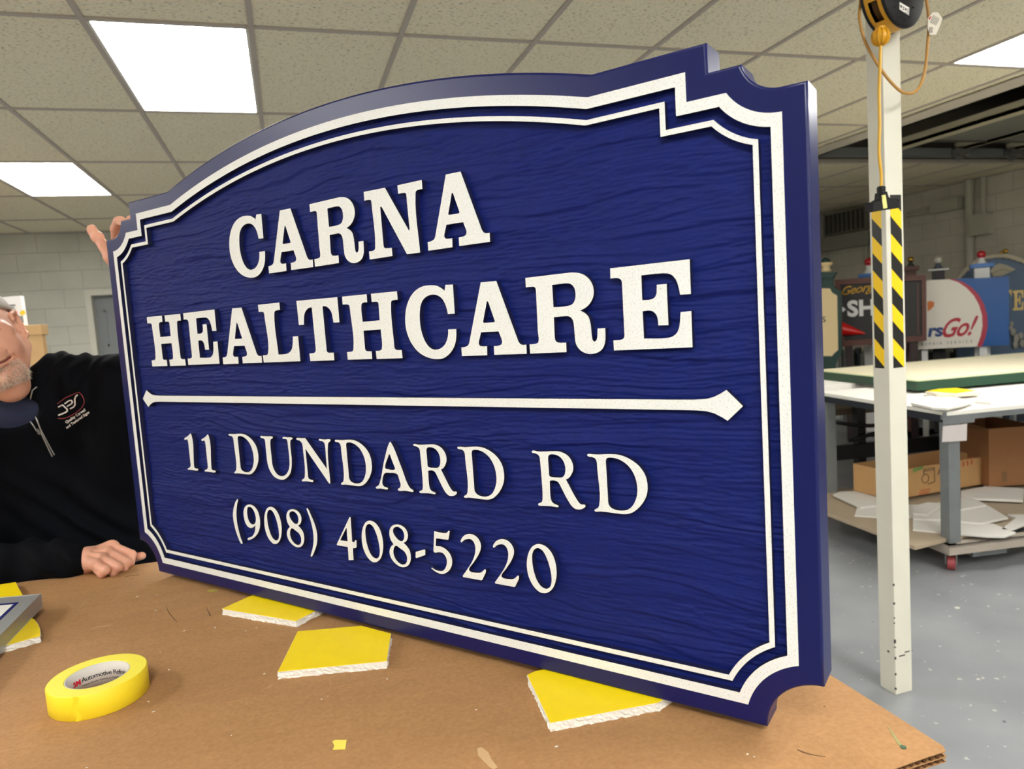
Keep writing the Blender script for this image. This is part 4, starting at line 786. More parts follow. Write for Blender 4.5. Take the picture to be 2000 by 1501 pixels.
for x, w_, z_ in ((5.52, .13, .06), (6.42, .035, .075), (7.10, .035, .075), (7.47, .10, .06)):
    q = MB(); q.box((x, RY0+.1, ZC+z_), (x+w_, RY1-.12, ZC+z_+.03)); q.box((x, RY0+.1, ZC+z_), (x+.012, RY1-.12, ZC+z_+.08)); part(q, 'track', m_trk, r)
q = MB(); q.box((RX0+.05, RY1-.13, ZC+.035), (RX1-.02, RY1-.06, ZC+.11)); part(q, 'header_bar', m_cartg, r)
for x in (5.50, 6.36, 7.05):
    q = MB(); q.box((x, RY1-.22, ZC+.03), (x+.16, RY1-.14, ZC+.09)); q.cyl((x+.08, RY1-.2, ZC+.015), (x+.08, RY1-.14, ZC+.015), .03, 14); part(q, 'roller_bracket', m_galv, r)
q = MB(); q.tube([(4.75, 4.6, ZC+.18), (4.9, 4.2, ZC+.16), (5.05, 4.0, ZC+.13), (5.3, 3.0, ZC+.2)], .012, 8); part(q, 'cable', m_bp, r)

# ------------------------------------------------------------------ steel cart and what is on it
ZT = H-0.605; C0 = Vector((3.150, 2.755, 0)); e2 = Vector((0.9877, -0.1564, 0)); e1 = Vector((0.1564, 0.9877, 0))
def frame(o, a, b2): return Matrix(((a.x, b2.x, 0, o.x), (a.y, b2.y, 0, o.y), (0, 0, 1, o.z), (0, 0, 0, 1)))
FC = frame(C0, e2, e1); LX, LY = 2.44, 1.16
m_cart = mat('grey_painted_steel', (122, 126, 128), 0.5, 0.3, noise=(14, 0.15)); m_ply = mat('plywood_shelf', (168, 152, 130), 0.7, noise=(8, 0.12)); m_brd = mat('white_board', (236, 233, 224), 0.6)
r = root('steel_cart', (C0.x, C0.y, 0), 'grey steel rolling table with white board top and red casters, right of the column', 'rolling table')
q = MB(); q.box((0, 0, ZT-.05), (LX, .05, ZT-.022), 0, FC); q.box((LX-.05, 0, ZT-.05), (LX, LY, ZT-.022), 0, FC); q.box((0, LY-.05, ZT-.05), (LX, LY, ZT-.022), 0, FC); part(q, 'top_frame', m_cart, r)
q = MB(); q.box((0, .051, ZT-.062), (.05, LY-.051, ZT-.022), 0, FC); part(q, 'side_rail', mat('shaded_rail', (26, 32, 44), 0.5), r)  # frame rail in shadow, with the shade put into its colour
ZS = H-1.292
for (x, y) in ((0.015, 0.015), (LX-.08, 0.015), (0.015, LY-.08), (LX-.08, LY-.08)):
    q = MB(); q.box((x, y, ZS-.055), (x+.065, y+.065, ZT-.05), 0, FC); part(q, 'leg', m_cart, r, bevel=.003)
q = MB(); q.box((-.012, -.012, ZS-.02), (LX, .055, ZS-.008), 0, FC); q.box((-.012, -.012, ZS-.06), (LX, 0, ZS-.008), 0, FC); q.box((-.012, -.012, ZS-.02), (.045, LY, ZS-.008), 0, FC); q.box((-.012, 0, ZS-.06), (0, LY, ZS-.008), 0, FC); part(q, 'shelf_frame', mat('shelf_frame_paint', (168, 158, 146), 0.5), r)
q = MB(); q.prism([[on_z(1585, 1004, ZS+.012), on_z(1614, 1001, ZS+.012), on_z(1706, 1036, ZS+.012), on_z(1787, 1067, ZS+.012), on_z(1842, 1053, ZS+.012), on_z(1930, 1034, ZS+.012), on_z(2100, 1005, ZS+.012), on_z(2100, 935, ZS+.012), on_z(1585, 955, ZS+.012)]], .018, (0, 0, -1)); part(q, 'plywood_shelf', m_ply, r)
for i, (x, y) in enumerate(((.045, .045), (LX-.05, .045), (.045, LY-.05), (LX-.05, LY-.05))):
    p = FC @ Vector((x, y, 0)); q = MB(); q.box((-.035, -.03, .105), (.035, .03, .112), 0, Matrix.Translation(p)); RW = Matrix.Translation(p) @ Matrix.Rotation(math.radians(-47), 4, 'Z'); q.box((-.027, -.012, .03), (-.022, .012, .107), 0, RW); q.box((.022, -.012, .03), (.027, .012, .107), 0, RW); q.box((-.027, -.014, .085), (.027, .014, .107), 0, RW)
    w = part(q, 'caster', m_galv, r); q = MB(); wa = Vector((math.cos(math.radians(47)), -math.sin(math.radians(47)), 0))*.018; q.cyl(p-wa+Vector((0, 0, .036)), p+wa+Vector((0, 0, .036)), .036, 24); child(q.build('wheel', mat('red_wheel', (150, 62, 66), 0.5)), w); w.children[0].matrix_parent_inverse = w.matrix_world.inverted() if False else Matrix.Identity(4); w.children[0].parent = w
q = MB(); q.box((.16, .03, ZS-.10), (.36, .16, ZS-.062), 0, FC); part(q, 'brace_plate', m_cart, r)
Pc = C0+e2*.055; 
q = MB(); nF = -e1; q.prism([[on_plane(x, y, C0+nF*.004, nF) for x, y in ((1842, 832), (1889, 827), (1888, 860), (1840, 863))]], .002, -nF); part(q, 'paper_note', mat('pinkish_card', (198, 190, 188), 0.7), r)
q = MB(); q.prism([[on_plane(x, y, C0+nF*.002, nF) for x, y in ((1842, 806), (1905, 798), (1903, 824), (1842, 830))]], .004, -nF); part(q, 'gusset', m_cart, r)

def slab(pts, z, th, label, mt, cat='foam board', grp=None, name='foam_board', extra=None):
    P = [on_z(x, y, z) for x, y in pts]; q = MB(); q.prism([P], th, (0, 0, -1)); o = q.build(name, mt); return tag(o, label, cat, grp)
m_gb = mat('grey_white_foam', (214, 211, 204), 0.75)
q = MB(); q.box((-.008, -.004, ZT-.0218), (LX, LY-.02, ZT-.001), 0, FC); tag(q.build('white_top_board', m_brd, bevel=0.001), 'white board covering the top of the grey rolling table', 'board')
q = MB(); q.box((0.3, .06, ZT-.0005), (LX-.05, .55, ZT+.012), 0, FC); tag(q.build('foam_sheet', m_brd), 'thin white sheet lying on the rolling table in front of the green slab', 'foam sheet')
slab([(1779, 786), (1800, 776), (1832, 770), (1870, 776), (1904, 782), (1880, 790), (1850, 797), (1820, 795)], ZT+.024, .011, 'ragged white foam offcut at the corner of the rolling table', m_brd)
slab([(1808, 764), (1833, 760), (1866, 757), (1915, 763), (1906, 766), (1866, 769), (1830, 768)], ZT+.042, .017, 'pale foam piece topped with bright yellow on the rolling table', mat('pale_foam', (232, 222, 200), 0.7))
slab([(1811, 763), (1833, 759), (1866, 757), (1905, 762), (1866, 767)], ZT+.0445, .0019, 'bright yellow sheet lying on the pale foam piece of the rolling table', m_yel, 'yellow sheet', name='yellow_sheet')
r = root('sign_slab', (3.62, 3.38, ZT), 'big cream-faced slab with dark green edges lying on the tables', 'sign slab')
G0 = Vector((3.605, 3.36, 0)); FG = frame(G0, e2, e1)
q = MB(); q.box((0, 0, ZT+.0165), (2.4, 1.18, ZT+.072), 0, FG); part(q, 'green_body', mat('dark_green_paint', (28, 66, 46), 0.35), r)
q = MB(); q.box((.012, .012, ZT+.072), (2.388, 1.168, ZT+.0735), 0, FG); part(q, 'green_rim', mat('pale_green_rim', (206, 214, 170), 0.5), r)
q = MB(); q.box((.05, .05, ZT+.0735), (2.35, 1.13, ZT+.075), 0, FG); part(q, 'cream_face', mat('cream_face', (246, 236, 204), 0.45), r)

# second table with black legs behind
m_black = mat('black_steel', (22, 23, 26), 0.5)
T2 = Vector((3.34, 4.02, 0)); F2 = frame(T2, e2, e1)
r = root('rear_table', (T2.x, T2.y, 0), 'table with black legs behind the grey rolling table', 'table')
q = MB(); q.box((0, 0, ZT-.03), (2.4, 1.1, ZT+.0155), 0, F2); part(q, 'tabletop', m_brd, r)
q = MB(); q.box((0, 0, ZT-.085), (2.4, .04, ZT-.031), 0, F2); q.box((0, 0, ZT-.085), (.04, 1.1, ZT-.031), 0, F2); part(q, 'apron', mat('navy_apron', (24, 30, 42), 0.5), r)
for (x, y) in ((.02, .04), (.45, .1), (1.3, .04), (2.3, .04), (.02, 1.0), (2.3, 1.0)):
    q = MB(); q.box((x, y, 0.02), (x+.06, y+.06, ZT-.04), 0, F2); part(q, 'leg', m_black, r)
q = MB(); q.box((0, .05, .32), (2.3, .09, .42), 0, F2); part(q, 'stretcher', m_black, r)
for (a, b2) in (((.05, .06, ZT-.2), (.8, .06, .55)), ((.9, .06, ZT-.15), (.35, .06, .45)), ((1.6, .06, ZT-.2), (1.1, .06, .5))):
    q = MB(); q.tube(spline([F2 @ Vector(a), F2 @ ((Vector(a)+Vector(b2))/2+Vector((.04, 0, -.05))), F2 @ Vector(b2)]), .014, 8); part(q, 'brace', m_black, r)

zlb = H-.80; Lb = F2.inverted() @ on_z(1617, 801, zlb)
q = MB(); q.box((.085, Lb.y+.012, zlb-.04), (2.28, .98, zlb), 0, F2); part(q, 'lower_shelf', mat('beige_board', (206, 196, 178), 0.6), r)
q = MB(); q.box((.085, Lb.y, zlb-.045), (2.28, Lb.y+.012, zlb-.001), 0, F2); part(q, 'shelf_edging', mat('brown_edging', (112, 96, 78), 0.6), r)
p_ = on_y(1810, 880, 5.6); q = MB(); q.box((p_.x-.45, 5.6, 0), (p_.x+.35, 6.0, p_.z+.12)); q.box((p_.x-.47, 5.58, p_.z+.12), (p_.x+.37, 6.02, p_.z+.15)); tag(q.build('storage_bin', mat('dark_blue_plastic', (20, 44, 110), 0.45), bevel=.004), 'dark blue plastic bin on the floor behind the grey rolling table', 'bin')

# cartons and foam boards on the lower shelf
m_box = mat('carton_brown', (190, 148, 98), 0.75, noise=(30, 0.06)); m_box2 = mat('carton_dark', (146, 100, 62), 0.75, noise=(30, 0.06)); m_boxin = mat('carton_inside', (110, 82, 54), 0.85)
zf = ZS+.034
def carton(bl, br, hgt, dep, label, mt, flaps=None, name='carton'):
    A = on_z(*bl, zf); B = on_z(*br, zf); ex = (B-A); L = ex.length; ex.normalize(); ey = Vector((-ex.y, ex.x, 0)); F = Matrix(((ex.x, ey.x, 0, A.x), (ex.y, ey.y, 0, A.y), (0, 0, 1, zf), (0, 0, 0, 1)))
    r = root(name, (A.x, A.y, zf), label, 'cardboard box', 'cardboard boxes on the lower shelf'); t = .004
    q = MB(); q.box((0, 0, 0), (L, dep, t), 0, F)
    q.box((0, 0, 0), (L, t, hgt), 0, F); q.box((0, dep-t, 0), (L, dep, hgt), 0, F); q.box((0, t, 0), (t, dep-t, hgt), 0, F); q.box((L-t, t, 0), (L, dep-t, hgt), 0, F); part(q, 'carton_body', mt, r)
    if flaps:
        for fl in flaps: 
            q = MB(); P = [F @ Vector(p) for p in fl]; nn = (P[1]-P[0]).cross(P[2]-P[0]).normalized(); q.prism([P], .004, nn); part(q, 'flap', m_boxin, r)
    return r, F, L
rb, FB, LB = carton((1740, 977), (1926, 944), .180, .30, 'open brown carton with printed camera-like drawing, behind the cart leg', m_box, None)
def ink(F, x0, z0, x1, z1, par, mt, name, y=-.0006): q = MB(); q.box((x0, y, z0), (x1, 0.0, z1), 0, F); part(q, name, mt, par)
m_ink = mat('carton_ink', (106, 84, 60), 0.8); m_grn = mat('carton_green', (112, 146, 78), 0.8); m_rdi = mat('carton_red', (178, 90, 56), 0.8)
def fx(px, py):                     # photo point on the carton's front, in its own frame
    p = on_plane(px, py, FB @ Vector((0, 0, 0)), FB.to_3x3() @ Vector((0, -1, 0))); v = FB.inverted() @ p; return v.x, v.z
a = fx(1783, 917); b2 = fx(1803, 911)
q = MB(); q.prism([[FB @ Vector((a[0], -.0008, a[1]-.018)), FB @ Vector((b2[0], -.0008, b2[1]-.012)), FB @ Vector((b2[0], -.0008, b2[1]+.006)), FB @ Vector((a[0], -.0008, a[1]+.006))]], .0006, FB.to_3x3() @ Vector((0, 1, 0))); part(q, 'green_band', m_grn, rb)
c1 = fx(1807, 934); q = MB(); q.tube([FB @ Vector((c1[0]+.028*math.cos(t), -.001, c1[1]+.028*math.sin(t))) for t in np.linspace(0, 2*math.pi, 25)[:-1]], .0025, 6, close=True)
a = fx(1804, 916); b2 = fx(1825, 940)
for (p, s) in (((a[0], a[1]), (b2[0], a[1])), ((b2[0], a[1]), (b2[0], b2[1])), ((b2[0], b2[1]), (c1[0]+.02, b2[1]-.01)), ((a[0], a[1]), (a[0], c1[1]+.02)), ((a[0], a[1]-.012), (b2[0], a[1]-.012))): q.cyl(FB @ Vector((p[0], -.001, p[1])), FB @ Vector((s[0], -.001, s[1])), .0028, 6)
part(q, 'printed_drawing', m_ink, rb)
a = fx(1831, 927); q = MB(); exv = FB.to_3x3() @ Vector((1, 0, 0)); eyv = FB.to_3x3() @ Vector((0, -1, 0)); text_on(q, 'A', .055, FB @ Vector((a[0], 0, a[1])), exv, UPV, eyv, bold=.001); part(q, 'printed_letter', m_ink, rb)
for (u0, v0, u1, v1) in ((1797, 957, 1817, 955), (1795, 961, 1816, 959), (1794, 965, 1813, 963)):
    a = fx(u0, v0); b2 = fx(u1, v1); ink(FB, a[0], min(a[1], b2[1]), b2[0], min(a[1], b2[1])+.006, rb, m_rdi, 'printed_line')
for (u0, v0) in ((1880, 905), (1888, 903), (1896, 901)):
    a = fx(u0, v0); ink(FB, a[0], a[1]-.02, a[0]+.014, a[1]+.012, rb, m_rdi, 'printed_line')
a = fx(1878, 897); b2 = fx(1902, 892); ink(FB, a[0], a[1], b2[0], a[1]+.004, rb, m_rdi, 'printed_line')
zf = ZS+.034
rb2, F3, L3 = carton((1932, 951), (2030, 944), .375, .5, 'taller brown carton at the right edge of the lower shelf', m_box2, [[(-.02, .5, .375), (.36, .5, .375), (.36, .54, .46), (-.2, .54, .44)], [(-.004, .03, .375), (-.004, .47, .375), (-.20, .47, .43), (-.16, .03, .42)]])
def fx3(px, py):
    p = on_plane(px, py, F3 @ Vector((0, 0, 0)), F3.to_3x3() @ Vector((0, -1, 0))); v = F3.inverted() @ p; return v.x, v.z
a = fx3(1957, 940); b2 = fx3(1966, 920)
for k in range(3): ink(F3, a[0]+k*.012, a[1], a[0]+k*.012+.006, b2[1], rb2, m_ink, 'printed_code')
G_ = 'white foam offcuts on the lower shelf'
slab([(1627, 965), (1640, 960), (1690, 957), (1770, 973), (1770, 984), (1716, 986), (1680, 990)], ZS+.033, .010, 'pointed white foam sheet at the back left of the lower shelf', m_gb, grp=G_)
slab([(1669, 1005), (1674, 991), (1760, 985), (1842, 985), (1842, 1010), (1760, 1008), (1710, 1008)], ZS+.0225, .010, 'white foam strip passing behind the foot of the column on the lower shelf', m_gb, grp=G_)
slab([(1783, 1033), (1842, 1039), (1925, 1046), (1962, 1047), (1984, 1039), (1940, 1022), (1842, 1010), (1783, 1013)], ZS+.022, .009, 'ragged white foam sheet nearest the cart leg, lowest of its pile', m_gb, grp=G_)
slab([(1783, 1012), (1842, 1014), (1917, 1021), (1969, 1010), (1930, 987), (1901, 974), (1877, 973), (1783, 990)], ZS+.033, .010, 'wide white foam sheet crossing behind the cart leg', m_gb, grp=G_)
slab([(1783, 1001), (1812, 1004), (1842, 983), (1812, 980), (1783, 988)], ZS+.044, .010, 'small white foam sheet on the pile between column and cart leg', m_gb, grp=G_)
slab([(1877, 994), (1926, 985), (1908, 975), (1877, 970)], ZS+.044, .010, 'small white foam sheet lying just right of the cart leg', m_gb, grp=G_)
slab([(1877, 966), (1900, 972), (1998, 976), (2000, 954), (1985, 952), (1924, 949), (1877, 958)], ZS+.040, .014, 'long white foam strip in front of the taller carton', m_gb, grp=G_)
slab([(1955, 1033), (1975, 1034), (2010, 1020), (2010, 1004), (1968, 1004), (1985, 1010)], ZS+.022, .009, 'white foam piece at the right edge of the lower shelf', m_gb, grp=G_)

# ------------------------------------------------------------------ display of finished signs near the right wall
AZ = math.radians(47); NV = Vector((math.sin(AZ), math.cos(AZ), 0)); EV = Vector((math.cos(AZ), -math.sin(AZ), 0))
def dp(px, py, D): return on_plane(px, py, NV*D, NV)
def plate(mb, pts, D, th, mi=0): mb.prism([[dp(x, y, D) for x, y in pts]], th, NV, mi)
def ballm(mb, x, y, rp, D, sc=(1, 1, 1), mi=0): c_ = dp(x, y, D); rr = (dp(x+rp, y, D)-c_).length; mb.sphere(c_, rr, 20, mi, sc)
def post(mb, x0, x1, y0, D, yb_=None):
    a = dp(x0, y0, D); b2 = dp(x1, y0, D); w_ = (b2-a).length; F = Matrix(((EV.x, NV.x, 0, a.x), (EV.y, NV.y, 0, a.y), (0, 0, 1, 0), (0, 0, 0, 1))); mb.box((0, 0, 0.0), (w_, w_, a.z), 0, F)
D1 = 7.75
m_cream = mat('cream_panel', (232, 208, 160), 0.5); m_dg = mat('deep_green', (30, 62, 58), 0.4); m_gold = mat('gold_leaf', (206, 164, 70), 0.25, 0.9); m_brown = mat('brown_frame', (92, 54, 44), 0.5); m_ink2 = mat('sign_black', (34, 33, 34), 0.5)
m_rb = mat('red_ball', (186, 20, 36), 0.15, coat=0.6); m_blc = mat('cap_blue', (62, 116, 188), 0.4); m_wp = mat('post_white', (226, 226, 224), 0.45)
r = root('display_sign', dp(1605, 712, D1) * 1.0, 'cream sign with dark green frame and post cap beside the blue sign\'s right edge', 'sign')
q = MB(); plate(q, [(1560, 537), (1627, 537), (1627, 556), (1636, 566), (1643, 568), (1644, 690), (1636, 700), (1631, 712), (1631, 760), (1560, 760)], D1, .08); part(q, 'green_frame', m_dg, r)
q = MB(); plate(q, [(1552, 531), (1634, 531), (1629, 538), (1627, 543), (1552, 543)], D1-.03, .14); part(q, 'cornice', m_dg, r)
q = MB(); plate(q, [(1560, 563), (1621, 563), (1625, 571), (1635, 577), (1637, 683), (1629, 690), (1625, 695), (1560, 695)], D1-.006, .006); part(q, 'cream_panel', m_cream, r)
q = MB(); post(q, 1590, 1612, 758, D1+.03); part(q, 'sign_post', m_dg, r)
q = MB(); text_on(q, 's', .12, dp(1604, 629, D1-.008), EV, UPV, -NV); part(q, 'letter', m_ink2, r)
q = MB(); c_ = dp(1613, 531, D1+.04); k_ = (dp(1614, 531, D1)-dp(1613, 531, D1)).length; q.lathe([(9*k_, 0), (11*k_, 2*k_), (10*k_, 5*k_), (7*k_, 9*k_), (9*k_, 12*k_), (14*k_, 16*k_), (14*k_, 20*k_), (0, 20*k_)], c_, 24); part(q, 'finial_base', m_cream, r)
q = MB(); q.lathe([(11*k_, 20*k_), (9*k_, 25*k_), (5*k_, 29*k_), (0, 31*k_)], c_, 24); part(q, 'finial_cap', m_dg, r)
D2 = 7.95
r = root('display_sign', dp(1720, 672, D2), 'black sign in a brown frame with gold script and white capitals, half behind the column', 'sign')
fo = [(1630, 546), (1809, 536), (1810, 665), (1640, 677)]; fi = [(1641, 556), (1800, 547), (1801, 655), (1649, 665)]
q = MB(); q.prism([[dp(x, y, D2) for x, y in fo], [dp(x, y, D2) for x, y in fi]], .09, NV); part(q, 'brown_frame', m_brown, r)
q = MB(); plate(q, [(1640, 555), (1801, 546), (1802, 656), (1648, 666)], D2+.03, .03); part(q, 'black_panel', m_ink2, r)
q = MB(); plate(q, [(1791, 552), (1794, 552), (1795, 652), (1792, 652)], D2+.026, .004); part(q, 'panel_groove', m_brown, r)
q = MB(); text_on(q, "George's", .118, dp(1641, 577, D2+.022), (EV+UPV*.10).normalized(), UPV, -NV, shear=.4, space=.92, bold=.0012); part(q, 'gold_script', m_gold, r)
q = MB(); text_on(q, "SH", .215, dp(1655, 617, D2+.022), EV, UPV, -NV, bold=.008, space=1.02); plate(q, [(1641, 604), (1646.5, 599), (1652, 604), (1646.5, 609)], D2+.022, .006); part(q, 'white_capitals', m_wp, r)
q = MB(); c_ = dp(1640, 642, D2+.015); q.cyl(c_, dp(1690, 651, D2+.015), .078, 28, .006); part(q, 'red_cone', mat('red_gloss', (200, 26, 20), 0.25), r)
q = MB(); post(q, 1776, 1792, 665, D2+.02); post(q, 1650, 1664, 672, D2+.02); part(q, 'sign_post', mat('dark_brown_post', (48, 34, 34), 0.6), r)

def finial_post(label, D, x0, x1, ytop, capp, ballc, mats, base=None, stem=None):
    r = root('finial_post', dp((x0+x1)/2, 700, D), label, 'sign post', 'sign posts with ball finials in the display')
    q = MB(); post(q, x0, x1, ytop, D); part(q, 'post', mats[0], r)
    k_ = (dp(x0+1, ytop, D)-dp(x0, ytop, D)).length; w_ = (x1-x0)*k_/2; c_ = dp((x0+x1)/2, ytop, D)+NV*w_
    cw = (capp[1]-capp[0])*k_/2; ch = (capp[3]-capp[2])*k_
    q = MB(); F = Matrix(((EV.x, NV.x, 0, c_.x), (EV.y, NV.y, 0, c_.y), (0, 0, 1, c_.z), (0, 0, 0, 1))); q.box((-cw, -cw, (ytop-capp[3])*k_), (cw, cw, (ytop-capp[2])*k_), 0, F); part(q, 'post_cap', mats[1], r, bevel=.004)
    h0 = (ytop-capp[2])*k_; hb = (ytop-ballc[1])*k_; rb_ = ballc[2]*k_
    q = MB(); q.lathe([(rb_*1.15, h0), (rb_*1.2, h0+.1*(hb-h0)), (rb_*.55, h0+.45*(hb-h0)), (rb_*.75, hb-rb_*.8), (0, hb-rb_*.7)], c_, 24); part(q, 'finial_neck', mats[2], r)
    q = MB(); q.sphere(c_+Vector((0, 0, hb)), rb_, 24); part(q, 'finial_ball', mats[3], r)
finial_post('white post with blue cap and red ball, just left of the column', 8.5, 1685, 1709, 541, (1677, 1717, 533, 541), (0, 508, 9.5), (m_wp, m_blc, m_wp, m_rb))
finial_post('brown post with gold ball just right of the column', 8.5, 1768, 1790, 530, (1763, 1796, 518, 528), (0, 503, 6.5), (m_brown, m_brown, m_ink2, m_gold))
finial_post('black post with pale cap and silvery white ball', 8.5, 1820, 1845, 530, (1812, 1853, 524, 528), (0, 504, 8.5), (m_ink2, m_wp, mat('slate_neck', (70, 80, 92), 0.5), mat('pearl_ball', (206, 202, 188), 0.2, coat=.5)))
finial_post('white post with blue cap and red ball rising behind the white and blue sign', 8.3, 1903, 1933, 522, (1894, 1940, 513, 522), (0, 492, 9.5), (m_wp, m_blc, m_wp, m_rb))

D3 = 8.14
r = root('display_sign', dp(1880, 680, D3), 'white and blue sign with a red arc and red script, right of the column', 'sign')
q = MB(); plate(q, [(1793, 548), (1970.5, 540), (1971, 673.5), (1793, 682)], D3+.003, .045); part(q, 'blue_board', mat('azure_board', (10, 84, 158), 0.35), r)
arcp = [(1862, 544.5), (1880, 550), (1898, 561), (1912, 576), (1922, 594), (1928, 615), (1929, 637), (1925, 657), (1918, 676)]
q = MB(); plate(q, [(1793, 548)]+arcp+[(1793, 682)], D3, .003); part(q, 'red_arc', mat('crimson_arc', (176, 40, 66), 0.4), r)
q = MB(); plate(q, [(1793, 548), (1854, 545), (1872, 551), (1888, 562), (1902, 577), (1912, 595), (1918, 615), (1919, 637), (1915, 657), (1908, 676.5), (1793, 682)], D3-.003, .003); part(q, 'white_field', mat('warm_white_board', (232, 226, 214), 0.45), r)
q = MB(); text_on(q, 'rs', .17, dp(1811, 657, D3-.005), (EV+UPV*.02).normalized(), UPV, -NV, bold=.006, shear=.15, space=.95); part(q, 'blue_letters', mat('lettering_blue', (24, 62, 128), 0.4), r)
q = MB(); text_on(q, 'Go!', .25, dp(1834, 659, D3-.006), (EV+UPV*.06).normalized()*.72, UPV, -NV, bold=.005, shear=.55, space=.95); part(q, 'red_script', mat('lettering_red', (180, 32, 52), 0.4), r)
q = MB(); text_on(q, 'REPAIR SERVICE', .040, dp(1799, 675, D3-.005), (EV+UPV*.03).normalized()*.83, UPV, -NV, space=1.9); part(q, 'small_lettering', mat('lettering_grey', (120, 120, 122), 0.5), r)
q = MB(); plate(q, [(1811, 589), (1818, 587), (1825, 590), (1824, 598), (1817, 605), (1812, 608)], D3-.005, .004); part(q, 'orange_emblem', mat('orange_emblem', (214, 118, 40), 0.4), r)

q = MB(); post(q, 1913, 1928, 674, D3+.05); post(q, 1800, 1812, 681, D3+.05); part(q, 'sign_post', m_wp, r)
D4 = 9.0
r = root('display_sign', dp(1985, 690, D4), 'slate blue arched sign with a rope border at the right edge', 'sign')
ar = [(1868, 552), (1880, 535), (1895, 520), (1912, 509), (1934, 502), (1958, 500), (1980, 504), (2000, 512), (2030, 530), (2060, 560)]
q = MB(); plate(q, ar+[(2060, 700), (1868, 700)], D4, .06); part(q, 'arched_board', mat('slate_blue', (84, 106, 134), 0.5), r)
q = MB(); rp = spline([dp(x, y, D4-.02) for x, y in ar], 14)
for ph_ in (0, 2.09, 4.19):
    q.tube([p+(UPV*math.cos(i*.8+ph_)+EV*math.sin(i*.8+ph_))*.013 for i, p in enumerate(rp)], .015, 8)
part(q, 'rope_border', mat('rope_beige', (200, 190, 166), 0.7), r)
q = MB(); ballm(q, 1956, 493, 4, D4-.02); ballm(q, 1964, 490, 5.5, D4); part(q, 'gold_knob', m_gold, r)
q = MB(); c_ = dp(1958, 527, D4-.03); kk = (dp(1959, 527, D4)-dp(1958, 527, D4)).length
q.v = []; plate(q, [(1934, 530), (1940, 519), (1952, 514), (1968, 518), (1984, 526), (1970, 533), (1955, 539), (1940, 540)], D4-.03, .03); q.tube([dp(x, y, D4-.035) for x, y in ((1938, 534), (1950, 526), (1960, 524), (1972, 528))], .012, 8); part(q, 'carved_ribbon', mat('stone_beige', (186, 178, 156), 0.7), r, bevel=.006)
q = MB(); ga = dp(1978.5, 606, D4-.01); gb = dp(1999, 566, D4-.01); gw = (gb-ga).dot(EV)/.1012; gh = (gb.z-ga.z)/.1013
q.prism([[ga+EV*(x-.4672)*gw+UPV*(z-.4434)*gh for x, z in L] for L in GP['sE']], .02, NV); q.prism([[dp(x, y, D4-.01) for x, y in ((1970, 566), (1976, 566), (1976, 580), (1973, 572), (1970, 571))]], .02, NV); part(q, 'gold_letter', mat('pale_gold', (206, 178, 110), 0.4, .3), r)
q = MB()
for (x, y, s) in ((1974, 640, 6), (1979, 648, 8), (1986, 660, 9), (1994, 655, 7), (1984, 672, 9), (1997, 670, 8), (1976, 632, 5)): ballm(q, x, y, s, D4-.05, (1, .5, 1.2))
part(q, 'carved_figure', mat('stone_grey', (168, 164, 154), 0.8), r)

# stored sheets behind the display, seen as upright stripes
random.seed(21); cols = [(150, 152, 150), (70, 74, 80), (176, 178, 176), (24, 25, 28), (120, 126, 134), (196, 194, 186), (44, 48, 58), (140, 140, 132)]
wd = ['light grey', 'dark grey', 'silver', 'black', 'blue-grey', 'off-white', 'charcoal', 'khaki grey']
x = 1600; k = 0
while x < 2010:
    w_ = random.choice((5, 7, 9, 12, 20)); ci = random.randrange(8); D5 = 9.3+random.uniform(0, .15)
    if 1868 < x < 2010: D5 = 9.25+random.uniform(0, .1)
    a = dp(x, 686, D5); b2 = dp(x+w_-1.2, 686, D5); ht = a.z+random.uniform(-.03, .03); W_ = (b2-a).length
    F = Matrix(((EV.x, NV.x, 0, a.x), (EV.y, NV.y, 0, a.y), (0, 0, 1, 0), (0, 0, 0, 1)))
    q = MB(); q.box((0, 0, 0), (W_, .35, max(ht, .6)), 0, F)
    side_ = 'left of the column' if x < 1700 else ('behind the column' if x < 1775 else 'right of the column')
    tag(q.build('stored_sheet', mat('stored_%d' % ci, cols[ci], 0.6)), '%s upright stored sheet %s, %s from left' % (wd[ci], side_, ['first','second','third','fourth','fifth','sixth','seventh','eighth','ninth','tenth','eleventh','twelfth'][k % 12] if k < 12 else ['thirteenth','fourteenth','fifteenth','sixteenth','seventeenth','eighteenth','nineteenth','twentieth','21st','22nd','23rd','24th','25th','26th','27th','28th','29th','30th','31st','32nd','33rd','34th','35th','36th','37th','38th','39th','40th','41st','42nd','43rd','44th','45th','46th','47th','48th','49th','50th','51st','52nd','53rd','54th','55th','56th','57th','58th','59th','60th'][k-12]), 'sheet', 'sheets stored upright behind the signs')
    x += w_; k += 1

# fittings on the right wall
def wx(px, py, off=0.0): return on_x(px, py, XR-off)
m_pipe = mat('conduit', (186, 182, 166), 0.5)
r = root('wall_vent', wx(1665, 410), 'slatted vent high on the side wall, left of the column', 'vent')
a = wx(1622, 432); b2 = wx(1700, 386)
y0, y1 = min(a.y, b2.y), max(a.y, b2.y); z0, z1 = H+.93, H+1.24
q = MB(); q.box((XR-.10, y0, z0), (XR, y1, z1)); part(q, 'vent_body', mat('vent_grey', (128, 124, 112), 0.6), r)
for i in range(9): q = MB(); yy = y0+(y1-y0)*(i+.5)/9; q.box((XR-.125, yy-.02, z0+.02), (XR-.10, yy+.01, z1-.02)); part(q, 'slat', mat('vent_dark', (70, 68, 62), 0.6), r)
q = MB(); q.box((XR-.16, y0-.1, z0-.22), (XR, y1+.2, z0-.04)); tag(q.build('wall_duct', mat('duct_paint', (150, 148, 134), 0.6)), 'long box duct under the slatted vent on the side wall', 'duct')
